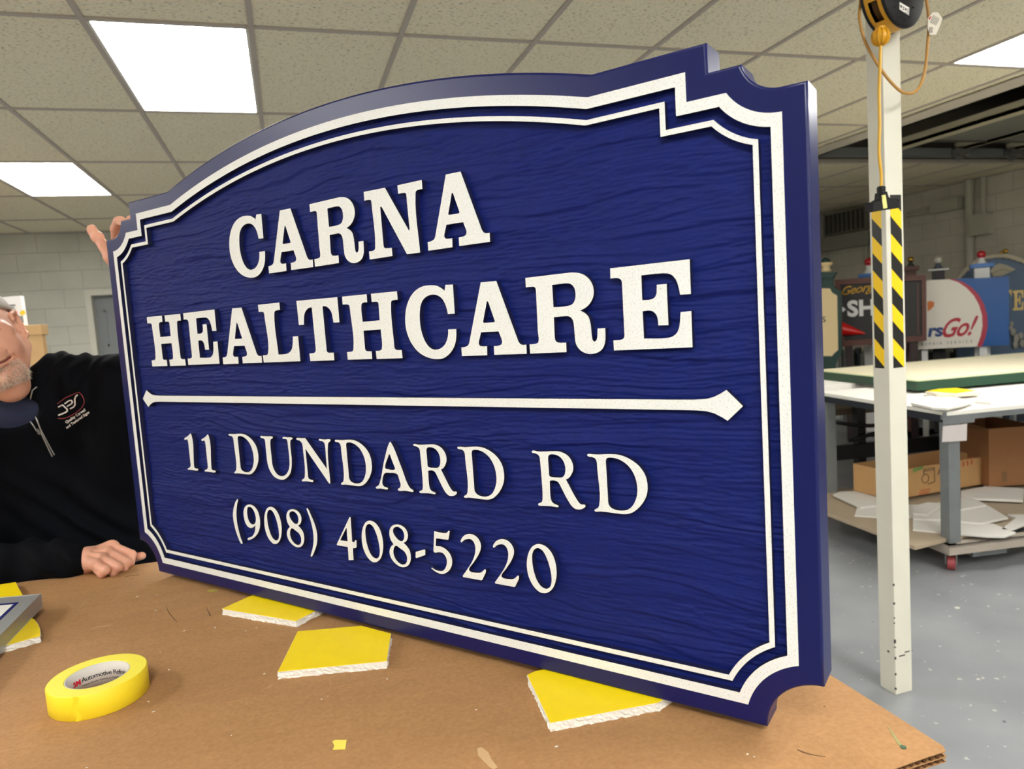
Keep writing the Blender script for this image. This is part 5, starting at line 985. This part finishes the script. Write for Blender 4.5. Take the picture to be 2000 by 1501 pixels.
q = MB(); a = wx(1770, 418, .04); b2 = wx(1890, 400, .04); zz = (a.z+b2.z)/2; rc_ = root('conduit_run', (XR, a.y, zz), 'horizontal conduit with a pale box on the side wall right of the column', 'pipe'); q.cyl((XR-.04, a.y, zz), (XR-.04, b2.y+.12, zz), .025, 12); part(q, 'pipe', m_pipe, rc_)
q = MB(); a = wx(1843, 400); q.box((XR-.12, a.y-.30, zz-.05), (XR, a.y+.1, zz+.09)); part(q, 'junction_box', m_pipe, rc_)
q = MB(); a = wx(1893, 400, .04); q.cyl((XR-.04, a.y, 0.3), (XR-.04, a.y, ZC), .05, 14); tag(q.build('drain_pipe', m_pipe), 'thick vertical pipe running down the side wall', 'pipe')
q = MB(); a = wx(1920, 400, .04); q.cyl((XR-.04, a.y, H+.75), (XR-.04, a.y, ZC), .03, 12); rc_ = root('conduit_drop', (XR, a.y, ZC), 'short vertical conduit ending in a square box high on the side wall', 'pipe'); part(q, 'pipe', m_pipe, rc_)
q = MB(); q.box((XR-.14, a.y-.1, H+.62), (XR, a.y+.1, H+.86)); part(q, 'switch_box', m_pipe, rc_)
q = MB(); a = wx(1690, 440, .04); q.cyl((XR-.04, a.y, 0.3), (XR-.04, a.y, H+.70), .022, 10); tag(q.build('conduit_pipe', m_pipe), 'thin vertical conduit on the side wall, left of the column', 'pipe')

# ------------------------------------------------------------------ far left: shelf frame with boxes by the back wall
m_wood = mat('pale_wood', (196, 158, 108), 0.6, noise=(12, 0.12)); YW = 6.0
a = on_y(93, 636, YW); b2 = on_y(40, 652, YW); k_ = (on_y(94, 636, YW)-on_y(93, 636, YW)).length; XQ = on_y(90, 652, YW).x; ztop = on_y(60, 635, YW).z
r = root('wooden_rack', (XQ, YW, 0), 'pale wooden rack frame behind the man holding a white box', 'rack')
q = MB(); q.box((XQ-1.6, YW-.09, ztop-.075), (XQ+.0, YW+.06, ztop)); part(q, 'top_beam', m_wood, r, bevel=.002)
for x_ in (XQ-.098, XQ-1.6): q = MB(); q.box((x_, YW-.085, 0), (x_+.095, YW-.0, ztop-.076)); part(q, 'upright', m_wood, r, bevel=.002)
q = MB(); q.box((XQ-1.5, YW-.05, .5), (XQ-.1, YW+.3, .53)); part(q, 'lower_shelf', m_wood, r)
r = root('supply_box', on_y(25, 634, YW), 'white carton with red and yellow print on the wooden rack', 'box')
P = [on_y(x, y, YW-.02) for x, y in ((-14, 588), (6, 588), (4, 580), (40, 577), (48, 633), (-14, 634))]; zb_ = ztop+.001
for i in (4, 5): P[i].z = zb_
q = MB(); q.prism([P], .07, (0, 1, 0)); part(q, 'carton_body', mat('white_carton', (232, 228, 224), 0.5), r)
q = MB(); q.prism([[on_y(25+9*math.cos(t), 612+8*math.sin(t), YW-.022) for t in np.linspace(0, 2*math.pi, 20)[:-1]]], .001, (0, 1, 0)); part(q, 'red_print', mat('print_red', (206, 36, 48), 0.5), r)
q = MB(); q.prism([[on_y(x, y, YW-.022) for x, y in ((38, 611), (42, 606), (48, 605), (50, 613), (42, 616))]], .001, (0, 1, 0)); part(q, 'yellow_print', mat('print_yellow', (236, 200, 40), 0.5), r)
q = MB()
for i, (xx, ww) in enumerate(((13, 17), (13, 14), (14, 16))): A = on_y(xx, 595+i*4.5, YW-.022); B = on_y(xx+ww, 597+i*4.5, YW-.022); q.box((A.x, YW-.023, B.z), (B.x, YW-.022, A.z))
part(q, 'grey_print', mat('print_grey', (110, 106, 104), 0.5), r)
q = MB(); q.prism([[on_y(x, y, YW-.024) for x, y in ((-14, 616), (18, 616), (44, 617), (47, 630), (-14, 633))]], .002, (0, 1, 0)); part(q, 'grey_base', mat('grey_band', (128, 126, 126), 0.5), r)

# ------------------------------------------------------------------ the man behind the table
import openvdb
class Vol:
    """signed-distance volume; shapes are merged smoothly and meshed as one surface"""
    def __init__(s, lo, hi, h):
        s.lo = np.array(lo, float); s.h = h; s.n = np.ceil((np.array(hi)-s.lo)/h).astype(int)+1
        s.a = np.full(s.n, 0.05, np.float32)
    def _blk(s, lo, hi, pad):
        i0 = np.maximum(np.floor((np.array(lo)-pad-s.lo)/s.h).astype(int), 0); i1 = np.minimum(np.ceil((np.array(hi)+pad-s.lo)/s.h).astype(int)+1, s.n)
        if (i1 <= i0).any(): return None
        g = [s.lo[k]+s.h*np.arange(i0[k], i1[k], dtype=np.float32) for k in range(3)]
        return tuple(slice(i0[k], i1[k]) for k in range(3)), np.stack(np.meshgrid(*g, indexing='ij'), -1)
    def _mix(s, sl, d, k, sub):
        a = s.a[sl]; d = np.minimum(d.astype(np.float32), 0.05) if not sub else d.astype(np.float32)
        if sub: b = -d; h = np.clip(0.5-0.5*(a-b)/k, 0, 1); s.a[sl] = a*(1-h)+b*h+k*h*(1-h)       # smooth max(a,-d)
        else: h = np.clip(0.5+0.5*(a-d)/k, 0, 1); s.a[sl] = a*(1-h)+d*h-k*h*(1-h)
    def cap(s, a, b, ra, rb, k=0.01, sub=False, flat=None):
        a = np.array(a, float); b = np.array(b, float); R_ = max(ra, rb); q = s._blk(np.minimum(a, b)-R_, np.maximum(a, b)+R_, 0.05 if not sub else k*1.5)
        if q is None: return
        sl, P = q; ab = b-a; t = np.clip(((P-a)@ab)/max(ab@ab, 1e-9), 0, 1); v = P-(a+t[..., None]*ab)
        if flat is not None:
            n_, f_ = flat; n_ = np.array(n_)/np.linalg.norm(n_); v = v+(v@n_)[..., None]*n_*(f_-1)
        s._mix(sl, np.linalg.norm(v, axis=-1)-(ra+(rb-ra)*t), k, sub)
    def chain(s, pts, rs, k=0.01, **kw):
        for i in range(len(pts)-1): s.cap(pts[i], pts[i+1], rs[i], rs[i+1], k, **kw)
    def ell(s, c, r, A=None, k=0.01, sub=False):
        """ellipsoid; A: 3x3 with local axes as columns"""
        c = np.array(c, float); r = np.array(r, float); A = np.eye(3) if A is None else A
        R_ = r.max(); q = s._blk(c-R_, c+R_, 0.05 if not sub else k*1.5)
        if q is None: return
        sl, P = q; v = (P-c)@A; k0 = np.linalg.norm(v/r, axis=-1); k1 = np.linalg.norm(v/(r*r), axis=-1); s._mix(sl, k0*(k0-1)/np.maximum(k1, 1e-6), k, sub)
    def mesh(s, iso=0.0):
        g = openvdb.FloatGrid(0.05); g.copyFromArray(np.clip(s.a, -0.05, 0.05)); p, qd = g.convertToQuads(iso)[:2] if True else None
        return np.array(p)*s.h+s.lo, np.array(qd)
def np_mesh(name, parts, mats, parent, smooth_it=2):
    vs = []; fs = []; b0 = 0
    for p, f in parts: vs.append(p); fs.append(f+b0); b0 += len(p)
    me = bpy.data.meshes.new(name); me.from_pydata(np.concatenate(vs).tolist(), [], np.concatenate(fs).tolist())
    bm = bmesh.new(); bm.from_mesh(me)
    for _ in range(smooth_it): bmesh.ops.smooth_vert(bm, verts=bm.verts, factor=0.5, use_axis_x=True, use_axis_y=True, use_axis_z=True)
    bmesh.ops.recalc_face_normals(bm, faces=bm.faces); bm.to_mesh(me); bm.free()
    me.polygons.foreach_set('use_smooth', [True]*len(me.polygons))
    for m in (mats if isinstance(mats, (list, tuple)) else [mats]): me.materials.append(m)
    o = bpy.data.objects.new(name, me); COL.objects.link(o); child(o, parent); return o
def V(v): return np.array(v, float)
man = root('person', (-0.62, 2.15, 0), 'man in a black quarter-zip top leaning in at the left edge, holding the blue sign', 'person')

# --- joints
U = on_y
def sgn(px, py, d): return on_plane(px, py, SO+SB*d, SB)          # parallel to the sign, d behind its front
SL = U(128, 752, 2.02); EL = U(345, 742, 1.93); WL = sgn(285, 615, .12)
SR = U(-190, 850, 1.98); ER = U(-100, 1118, 1.93); WR = U(152, 1094, 1.80)
NECK = U(8, 800, 2.05); CH = U(62, 900, 2.09); BEL = U(118, 1060, 2.10); HIP = U(150, 1230, 2.13)
# --- head frame
HP = 1.91; HC = U(-33, 662, HP)
CRx, CDn, CFw = CR[:, 0], CR[:, 1], CR[:, 2]
rl = math.radians(30); upv = V(-CDn*math.cos(rl)-CRx*math.sin(rl)); toC = V([0, 0, H])-V(HC); toC /= np.linalg.norm(toC)
zf = toC*1.0+V(CRx)*(-0.10)-V(CDn)*(-0.02); zf /= np.linalg.norm(zf); upv = upv-zf*(upv@zf); upv /= np.linalg.norm(upv); xf = np.cross(upv, zf)
HA = np.stack([xf, upv, zf], 1); HS = 0.98
def hd(x, y, z): return V(HC)+HA@(V([x, y, z])*HS)

m_skin = mat('skin', (226, 168, 143), 0.48, spec=0.4, sub=0.12, noise=(38, 0.10, 5), bump=(190, 0.22, 0.0012))
hv = Vol(V(HC)-0.17, V(HC)+0.17, 0.0014)
E_ = lambda c, r, k=.012, sub=False, A=None: hv.ell(hd(*c), V(r)*HS, HA if A is None else A, k, sub)
K_ = lambda a, b, ra, rb, k=.008, sub=False: hv.cap(hd(*a), hd(*b), ra*HS, rb*HS, k, sub)
E_((0, .035, -.025), (.070, .092, .098)); E_((0, -.01, .012), (.062, .085, .078), .03); E_((0, -.055, .03), (.057, .055, .055), .03)
for s in (-1, 1):
    K_((s*.052, -.045, -.01), (s*.024, -.098, .055), .026, .020, .02)          # jaw line
    E_((s*.040, -.030, .052), (.026, .030, .026), .02)                          # cheek
    E_((s*.045, .002, .058), (.022, .016, .018), .015)                          # cheek bone
    K_((s*.015, .040, .082), (s*.050, .036, .066), .009, .008, .012)            # brow ridge
    E_((s*.032, .020, .090), (.018, .013, .015), .010, True)                    # eye socket
    E_((s*.031, .0275, .083), (.017, .0075, .0115), .004); E_((s*.031, .0095, .0825), (.016, .006, .0095), .004)
    E_((s*.012, -.022, .098), (.0105, .009, .012), .006)                         # nostril wing
    E_((s*.0075, -.030, .102), (.0045, .0035, .006), .003, True)
    K_((s*.019, -.016, .094), (s*.034, -.044, .082), .0036, .0026, .006, True)  # smile fold
    K_((s*.040, -.052, .074), (s*.043, -.070, .066), .0016, .001, .006, True)
    # ear
    for (ya, yb, za, zb, rr) in ((.030, .034, .000, -.018, .0052), (.034, .020, -.018, -.030, .0050), (.020, -.004, -.030, -.026, .0050), (-.004, -.024, -.026, -.012, .0052), (-.024, -.030, -.012, -.003, .0066), (.030, .018, .000, .002, .0045)):
        K_((s*(.070+.010*(1 if za < -.01 else .3)), ya, za), (s*(.070+.010*(1 if zb < -.01 else .3)), yb, zb), rr, rr, .004)
    E_((s*.0705, .002, -.012), (.008, .026, .016), .004); E_((s*.077, .002, -.008), (.007, .015, .010), .004, True)
    K_((s*.071, -.002, .002), (s*.072, -.010, .001), .004, .004, .004)
K_((0, .026, .090), (0, -.012, .112), .0085, .0105, .010); E_((0, -.018, .112), (.0125, .0105, .012), .007)     # nose
E_((0, -.042, .083), (.030, .016, .018), .012)                                                                # muzzle
K_((-.022, -.0575, .089), (0, -.0555, .0965), .0045, .0056, .006); K_((.022, -.0575, .089), (0, -.0555, .0965), .0045, .0056, .006)
K_((-.020, -.0665, .087), (0, -.0675, .0945), .0045, .0064, .006); K_((.020, -.0665, .087), (0, -.0675, .0945), .0045, .0064, .006)
pm = [(-.034, -.0595, .078), (-.022, -.0625, .091), (0, -.0620, .0995), (.022, -.0625, .091), (.034, -.0590, .078)]
for a, b2 in zip(pm[:-1], pm[1:]): K_(a, b2, .0030, .0030, .0025, True)
E_((0, -.100, .070), (.024, .018, .020), .02)                                                                  # chin
K_((0, -.080, -.01), (0.0, -.118, .028), .050, .040, .02)                                                      # under the jaw
hv.cap(hd(0, -.03, -.03), V(NECK)+V([0.0, 0.04, .02]), .058, .056, .03)
head_m = hv.mesh()

# --- hands
def P3(px, py, y): return V(U(px, py, y))
lo = V([-.60, 1.66, H-.53]); hi = V([-.30, 1.93, H-.38]); fv = Vol(lo-.03, hi+.06, 0.0013)
w0 = P3(138, 1096, 1.845); w1 = P3(166, 1094, 1.800)
fv.chain([w0, w1], [.031, .030], .01, flat=((0.2, -.3, 1.0), 1.15))
mi_, mm_, mr_, mp_ = P3(219, 1068, 1.835), P3(210, 1080, 1.800), P3(198, 1091, 1.772), P3(184, 1101, 1.750)
for m_, rr in ((mi_, .0165), (mm_, .0165), (mr_, .0155), (mp_, .0145)): fv.cap(w1+(m_-w1)*.12, m_, .023, rr, .012)
def finger(m_, pip, dip, tip, r0, r1, r2, r3, k=.0022):
    t = Vol.chain; fv.chain([m_, pip], [r0, r1], k); fv.chain([pip, dip, tip], [r1*.98, r2, r3], k)
finger(mi_, P3(256, 1083, 1.815), P3(254, 1098, 1.80), P3(236, 1102, 1.80), .0125, .0115, .0098, .0090)
finger(mm_, P3(247, 1098, 1.775), P3(241, 1110, 1.768), P3(224, 1108, 1.79), .0130, .0120, .0100, .0095)
finger(mr_, P3(229, 1107, 1.745), P3(222, 1116, 1.745), P3(208, 1110, 1.765), .0125, .0118, .0098, .0090)
finger(mp_, P3(205, 1113, 1.727), P3(199, 1119, 1.730), P3(190, 1112, 1.745), .0112, .0108, .0095, .0085)
for m_ in (mi_, mm_, mr_, mp_): fv.ell(m_+V([-.002, -.004, .006]), (.0105, .0105, .0085), None, .008)
for a, b2 in ((mi_, mm_), (mm_, mr_), (mr_, mp_)):                       # tendon valleys
    mid = (a+b2)/2; n_ = V([-.1, -.45, .88]); fv.cap(mid+n_*.017, mid+(w1-mid)*.35+n_*.022, .003, .002, .008, True)
th_b = P3(215, 1092, 1.86); th_m = P3(252, 1091, 1.855); th_t = P3(277, 1085, 1.83)
fv.chain([w1+V([0, .02, 0]), th_b, th_m, th_t], [.018, .015, .0118, .0090], .006)
fist_m = fv.mesh()

uv = Vol(V(sgn(250, 480, .12))-.16, V(sgn(220, 470, .05))+.16, 0.0013)
wl = V(WL); pal = V(sgn(256, 540, .105)); thb = V(sgn(240, 528, .09))
uv.chain([wl, pal], [.030, .034], .012, flat=((SB.x, SB.y, SB.z), 1.35))
k1 = V(sgn(238, 488, .095)); k2 = V(sgn(258, 484, .10)); k3 = V(sgn(278, 486, .105)); k4 = V(sgn(296, 494, .11))
for kk in (k1, k2, k3, k4): uv.cap(pal, kk, .024, .0155, .012)
def uf(ps, rs, k=.0025): uv.chain(ps, rs, k)
uf([k1, V(sgn(229, 466, .078)), V(sgn(226, 447, .058)), V(sgn(231, 433, .043)), V(sgn(242, 428, .026)), V(sgn(253, 430, .010))], [.0135, .0122, .0112, .0105, .0092, .0078])
uf([k2, V(sgn(250, 458, .085)), V(sgn(252, 436, .075)), V(sgn(256, 430, .055)), V(sgn(262, 432, .040))], [.013, .0115, .0105, .0098, .0085])
uf([k3, V(sgn(272, 455, .085)), V(sgn(272, 420, .080)), V(sgn(274, 405, .072))], [.013, .0112, .010, .0085])
uf([k4, V(sgn(294, 466, .09)), V(sgn(295, 440, .085))], [.0115, .0105, .0085])
uf([thb, V(sgn(217, 502, .072)), V(sgn(203, 480, .064)), V(sgn(190, 463, .060)), V(sgn(178, 447, .056))], [.019, .0155, .0118, .0112, .0092], .005)
uv.ell(V(sgn(190, 462, .058)), (.0135, .0105, .0125), None, .006)
uv.ell(V(sgn(180, 449, .053)), (.0105, .0085, .0125), None, .006)
for (x, y) in ((222, 455), (223, 461)): uv.cap(V(sgn(x-7, y-1, .048)), V(sgn(x+8, y+1, .048)), .0016, .0016, .003, True)
hand_m = uv.mesh()
# --- trunk of the body under the clothes (coarse, same surface)
def bodyvol(h, grow, lo, hi):
    v = Vol(lo, hi, h); g = grow
    v.cap(V(SR)*.75+V(CH)*.25, V(SL)*.8+V(CH)*.2, .080+g, .080+g, .04)
    v.ell(CH, (.175+g, .105+g, .17+g), HBx, .05); v.ell(BEL, (.168+g, .112+g, .16+g), HBx, .05); v.ell(HIP, (.165+g, .115+g, .13+g), HBx, .05)
    return v
bx = V(SL)-V(SR); bx /= np.linalg.norm(bx); bz = V(NECK)-V(BEL); bz -= bx*(bz@bx); bz /= np.linalg.norm(bz); by = np.cross(bz, bx); HBx = np.stack([bx, by, bz], 1)
tv = bodyvol(.008, -.03, V([-1.25, 1.6, .45]), V([0.05, 2.5, H+.25]))
tv.chain([V(SL), V(EL), V(WL)], [.052, .044, .030], .03); tv.chain([V(SR), V(ER), V(WR)], [.052, .045, .030], .03)
tv.cap(V(NECK)+V([0, .05, 0]), V(CH)+V([0, 0, .1]), .05, .06, .03)
for s in (-1, 1):
    hp = V(HIP)+V([s*.09, 0, -.05]); kn = V([HIP.x+s*.11, 2.12, .48]); an = V([HIP.x+s*.12, 2.2, .09])
    tv2 = None
lv = Vol(V([-1.1, 1.95, 0.0]), V([-.1, 2.5, .95]), .009)
for s in (-1, 1):
    hp = V(HIP)+V([s*.085, 0, -.05]); kn = V([HIP.x+s*.11, 2.14, .48]); an = V([HIP.x+s*.12, 2.2, .08]); lv.chain([hp, kn, an], [.085, .055, .04], .03)
body = np_mesh('body', [head_m, fist_m, hand_m, tv.mesh(), lv.mesh()], m_skin, man, 2)

# colour patches of the skin itself: redder lips and ears are left to the skin noise
# --- eyes, brows, hair, beard
m_eye = mat('eye_white', (232, 228, 220), 0.25); m_iris = mat('iris', (70, 84, 92), 0.2); m_grey = mat('grey_hair', (176, 168, 158), 0.7); m_beard = mat('white_beard', (236, 226, 210), 0.6)
for s in (-1, 1):
    c_ = hd(s*.031, .018, .0755); q = MB(); q.sphere(c_, .0118, 20); part(q, 'eyeball', m_eye, man); q = MB(); q.sphere(c_+zf*.0072, .0062, 16); part(q, 'iris', m_iris, man)
q = Vol(V(HC)-.16, V(HC)+.16, .003)
q.ell(hd(0, .038, -.030), V((.081, .096, .098))*HS, HA, .01); q.ell(hd(0, -.005, .065), V((.10, .085, .075))*HS, HA, .01, True)
for s in (-1, 1): q.ell(hd(s*.082, -.02, .0), V((.02, .05, .05))*HS, HA, .01, True)
q.ell(hd(0, -.06, .0), V((.12, .128, .14))*HS, HA, .01, True)
np_mesh('hair', [q.mesh()], m_grey, man, 1)
bvh = BVHTree.FromObject(body, bpy.context.evaluated_depsgraph_get()) if False else None
me = body.data; co = np.empty(len(me.vertices)*3); me.vertices.foreach_get('co', co); co = co.reshape(-1, 3); no = np.empty(len(me.vertices)*3); me.vertices.foreach_get('normal', no); no = no.reshape(-1, 3)
nh = len(head_m[0]); loc = ((co[:nh]-V(HC))@HA)/HS; nn_ = no[:nh]
x_, y_, z_ = loc[:, 0], loc[:, 1], loc[:, 2]
gm = (z_ > .035) & (y_ < -.066-0.15*np.abs(x_)*0) & (y_ > -.118) & (np.abs(x_) < .046+(-.066-y_)*.10) & ((nn_@zf) > .05)
gm &= ~((np.abs(x_) < .024) & (y_ > -.0725))
ids = np.where(gm)[0]; rs = np.random.RandomState(5); q = MB()
for i in rs.choice(ids, min(len(ids), 3000), replace=False) if len(ids) else []:
    p = co[i]+rs.randn(3)*.0004; n_ = no[i]; d = n_*.45+(-upv)*.8+rs.randn(3)*.35; d /= np.linalg.norm(d); L_ = rs.uniform(.004, .010); t = np.cross(d, rs.randn(3)); t /= np.linalg.norm(t); t2 = np.cross(d, t); w_ = rs.uniform(.00015, .0004)
    q.add([p-n_*.0006+t*w_, p-n_*.0006-t*w_*.5+t2*w_*.87, p-n_*.0006-t*w_*.5-t2*w_*.87, p+d*L_], [(0, 1, 3), (1, 2, 3), (2, 0, 3)], int(rs.rand() < .4))
bo = part(q, 'beard', [m_beard, mat('beard_grey', (150, 132, 116), 0.7)], man, fix=False)
q = MB(); q.tube([hd(x, y+.0002, z-.0012) for x, y, z in pm], .0013, 8); part(q, 'mouth_line', mat('mouth_red', (120, 52, 46), 0.5), man)

# --- navy shirt at the neck and black quarter-zip top
m_top = mat('black_knit', (6, 8, 14), 0.9, spec=0.12, bump=(900, .25, .0006)); m_shirt = mat('navy_shirt', (26, 34, 62), 0.85)
nk = V(NECK); sv = bodyvol(.004, .007, nk-V([.20, .22, .20]), nk+V([.20, .2, .2]))
ax_n = V(hd(0, -.06, -.02))-(V(CH)); ax_n /= np.linalg.norm(ax_n)
sv.cap(nk+V([0, .03, 0])-ax_n*.10, nk+V([0.0, .028, 0])+ax_n*.012, .090, .074, .02)
sv.ell(V(U(6, 806, 1.985)), (.078, .050, .048), None, .02)
np_mesh('shirt', [sv.mesh()], m_shirt, man, 2)
jv = bodyvol(.0042, .018, V([-1.25, 1.6, .62]), V([0.10, 2.5, H+.25]))
jv.chain([V(SL)*.6+V(CH)*.4, V(SL), V(SL)*.45+V(EL)*.55, V(EL)], [.09, .072, .066, .058], .03)
jv.chain([V(EL), V(EL)*.4+V(WL)*.6, V(WL)+V([0, 0, -.01])], [.058, .050, .043], .02)
jv.cap(V(SL)*.5+V(EL)*.5-V([0, 0, .05]), V(BEL)+bx*.13, .075, .10, .05)      # loose cloth under the raised arm
jv.cap(V(BEL)+bx*.12+V([0, 0, .10]), V(HIP)+bx*.13, .10, .09, .05)
jv.chain([V(SR)*.6+V(CH)*.4, V(SR), V(SR)*.4+V(ER)*.6, V(ER)], [.09, .075, .066, .062], .03)
WRc = V(WR)+(V(ER)-V(WR))*.02
jv.chain([V(ER), V(ER)*.45+WRc*.55, WRc], [.062, .054, .041], .02)
# stand-up collar: a ring round the neck, opened at the front
cax = ax_n; side_c = np.cross(cax, zf); side_c /= np.linalg.norm(side_c); fr_c = np.cross(side_c, cax)
cc = nk+V([0, .03, 0]); ring = [cc+(side_c*math.cos(t)*.088+fr_c*math.sin(t)*.082) for t in np.linspace(math.radians(-235), math.radians(70), 22)]
for i, p in enumerate(ring[:-1]):
    a, b2 = p, ring[i+1]; 
    for hh, rr, fl in ((-.03, .016, 0), (-.01, .012, 0), (.010, .0095, .01), (.022, .0088, .02), (.034, .0084, .03), (.046, .0080, .05), (.057, .0076, .07)): jv.cap(a+cax*hh+(a-cc)*fl, b2+cax*hh+(b2-cc)*fl, rr, rr, .008)
# neck opening
jv.cap(cc-cax*.02, cc+cax*.12, .066, .074, .006, True)
jv.ell(V(U(14, 802, 1.925)), (.062, .060, .040), None, .012, True)
# folds
G_ = jv.n; gx, gy, gz = (jv.lo[k]+jv.h*np.arange(G_[k]) for k in range(3)); PX, PYY, PZ = np.meshgrid(gx, gy, gz, indexing='ij')
px_ = (PX-SL.x); pz_ = (PZ-SL.z)
band = np.exp(-((px_-.03)/.10)**2-((pz_-.03)/.10)**2)
fold = band*(.0075*np.sin(70*px_+18*pz_+2.5*np.sin(30*PYY))+.004*np.sin(150*px_-40*pz_+2*np.sin(50*PYY)))
diag = (PX*.80+PZ*.62); w2 = np.exp(-((PX+.50)/.16)**2-((PZ-(H-.40))/.16)**2)
fold += .0070*w2*np.sin(46*diag+6*np.sin(9*PX+11*PZ))
w3 = np.exp(-((PX+.72)/.22)**2-((PZ-(H-.47))/.08)**2); fold += .007*w3*np.sin(60*PX-22*PZ+3*np.sin(20*PYY))
fold += .0025*np.sin(14*PX+9*PZ+4*np.sin(7*PZ))*np.sin(11*PZ-6*PX)
jv.a += fold.astype(np.float32)
jac = np_mesh('quarter_zip_top', [jv.mesh()], m_top, man, 1)
tro = Vol(V([-1.2, 1.9, 0.04]), V([0.0, 2.6, .95]), .010)
for s in (-1, 1):
    hp = V(HIP)+V([s*.085, 0, -.04]); kn = V([HIP.x+s*.11, 2.14, .48]); an = V([HIP.x+s*.12, 2.2, .10]); tro.chain([hp, kn, an], [.115, .085, .070], .03)
np_mesh('trousers', [tro.mesh()], mat('dark_trousers', (38, 42, 54), 0.85), man, 2)
for s in (-1, 1):
    sh = Vol(V([HIP.x+s*.12-.09, 1.98, -.01]), V([HIP.x+s*.12+.09, 2.34, .16]), .006); sh.cap((HIP.x+s*.12, 2.24, .05), (HIP.x+s*.125, 2.07, .038), .046, .036, .02); np_mesh('shoe', [sh.mesh()], mat('black_shoe', (26, 25, 26), 0.5), man, 1)

# --- zip and chest emblem, laid on the cloth
jm = jac.data; jv_ = [v.co.copy() for v in jm.vertices]; jf = [tuple(p.vertices) for p in jm.polygons]; jb = BVHTree.FromPolygons(jv_, jf)
def on_cloth(px, py, lift=.0015):
    d = ray(px, py).normalized(); h = jb.ray_cast(Vector((0, 0, H)), d)
    if h[0] is None: return None
    return h[0]-d*lift
def cloth_line(pts, rad, name, mt, sub=5, par=None, q=None):
    out = []
    for i in range(len(pts)-1):
        for k in range(sub):
            t = k/sub; p = on_cloth(pts[i][0]*(1-t)+pts[i+1][0]*t, pts[i][1]*(1-t)+pts[i+1][1]*t)
            if p is not None: out.append(p)
    p = on_cloth(*pts[-1]); 
    if p is not None: out.append(p)
    fresh = q is None; q = q or MB()
    if len(out) > 1: q.tube(out, rad, 6)
    return part(q, name, mt, par or man) if fresh else q
m_zip = mat('zip_silver', (190, 190, 188), 0.35, 0.6); m_thr = mat('white_thread', (236, 228, 226), 0.7); m_rthr = mat('red_thread', (150, 60, 66), 0.7)
cloth_line([(72, 755), (63, 762), (60, 775), (60, 790), (66, 805), (73, 822), (79, 838), (88, 855), (97, 872), (106, 888)], .0016, 'zip_line', m_zip)
cloth_line([(52, 815), (62, 826), (71, 840)], .0014, 'zip_line', m_zip)
cloth_line([(79, 843), (86, 858), (94, 875), (102, 891)], .0016, 'zip_line', m_zip)
q = cloth_line([(71, 838), (75, 842), (77, 847)], .004, 'zip_slider', m_galv)
q = MB(); k1_ = 1/12.5
def E2(px, py): return (80+px/12.508, 740+py/12.508)
cloth_line([E2(x, y) for x, y in ((395, 605), (480, 545), (610, 450), (760, 385), (880, 330), (935, 330), (1000, 390), (1050, 500), (1055, 590), (1010, 680), (900, 790), (760, 880), (620, 945), (500, 965), (415, 955))], .0009, 'emblem_border', m_rthr, 3)
q = cloth_line([E2(x, y) for x, y in ((425, 680), (525, 630), (640, 735), (640, 785), (600, 815), (425, 885))], .0018, '', None, 3, q=MB())
cloth_line([E2(x, y) for x, y in ((580, 600), (690, 525), (740, 520), (770, 560), (750, 600), (640, 665))], .0017, '', None, 3, q=q)
cloth_line([E2(x, y) for x, y in ((890, 390), (850, 420), (825, 480), (830, 560), (835, 620), (800, 680), (715, 725))], .0018, '', None, 3, q=q)
part(q, 'emblem_letters', m_thr, man)
def cloth_text(s, size_px, x0, y0, ang, q, bold=0.0):
    vs, fs = text_mesh(s, 1.0, 0.0, bold=bold); ca, sa = math.cos(ang), math.sin(ang); b0 = []
    for v in vs:
        p = on_cloth(x0+size_px*(v.x*ca+v.y*sa), y0+size_px*(v.x*sa-v.y*ca), .0012); b0.append(p if p is not None else Vector((0, 0, 0)))
    q.add(b0, [f for f in fs if all(b0[i].length > 0 for i in f)])
q = MB(); cloth_text('Quality Carved', 7.4, 129.5, 827, math.radians(-34), q, .03); cloth_text('and Textured Signs', 7.0, 130.5, 837, math.radians(-35), q, .03); part(q, 'emblem_words', m_thr, man, fix=False)
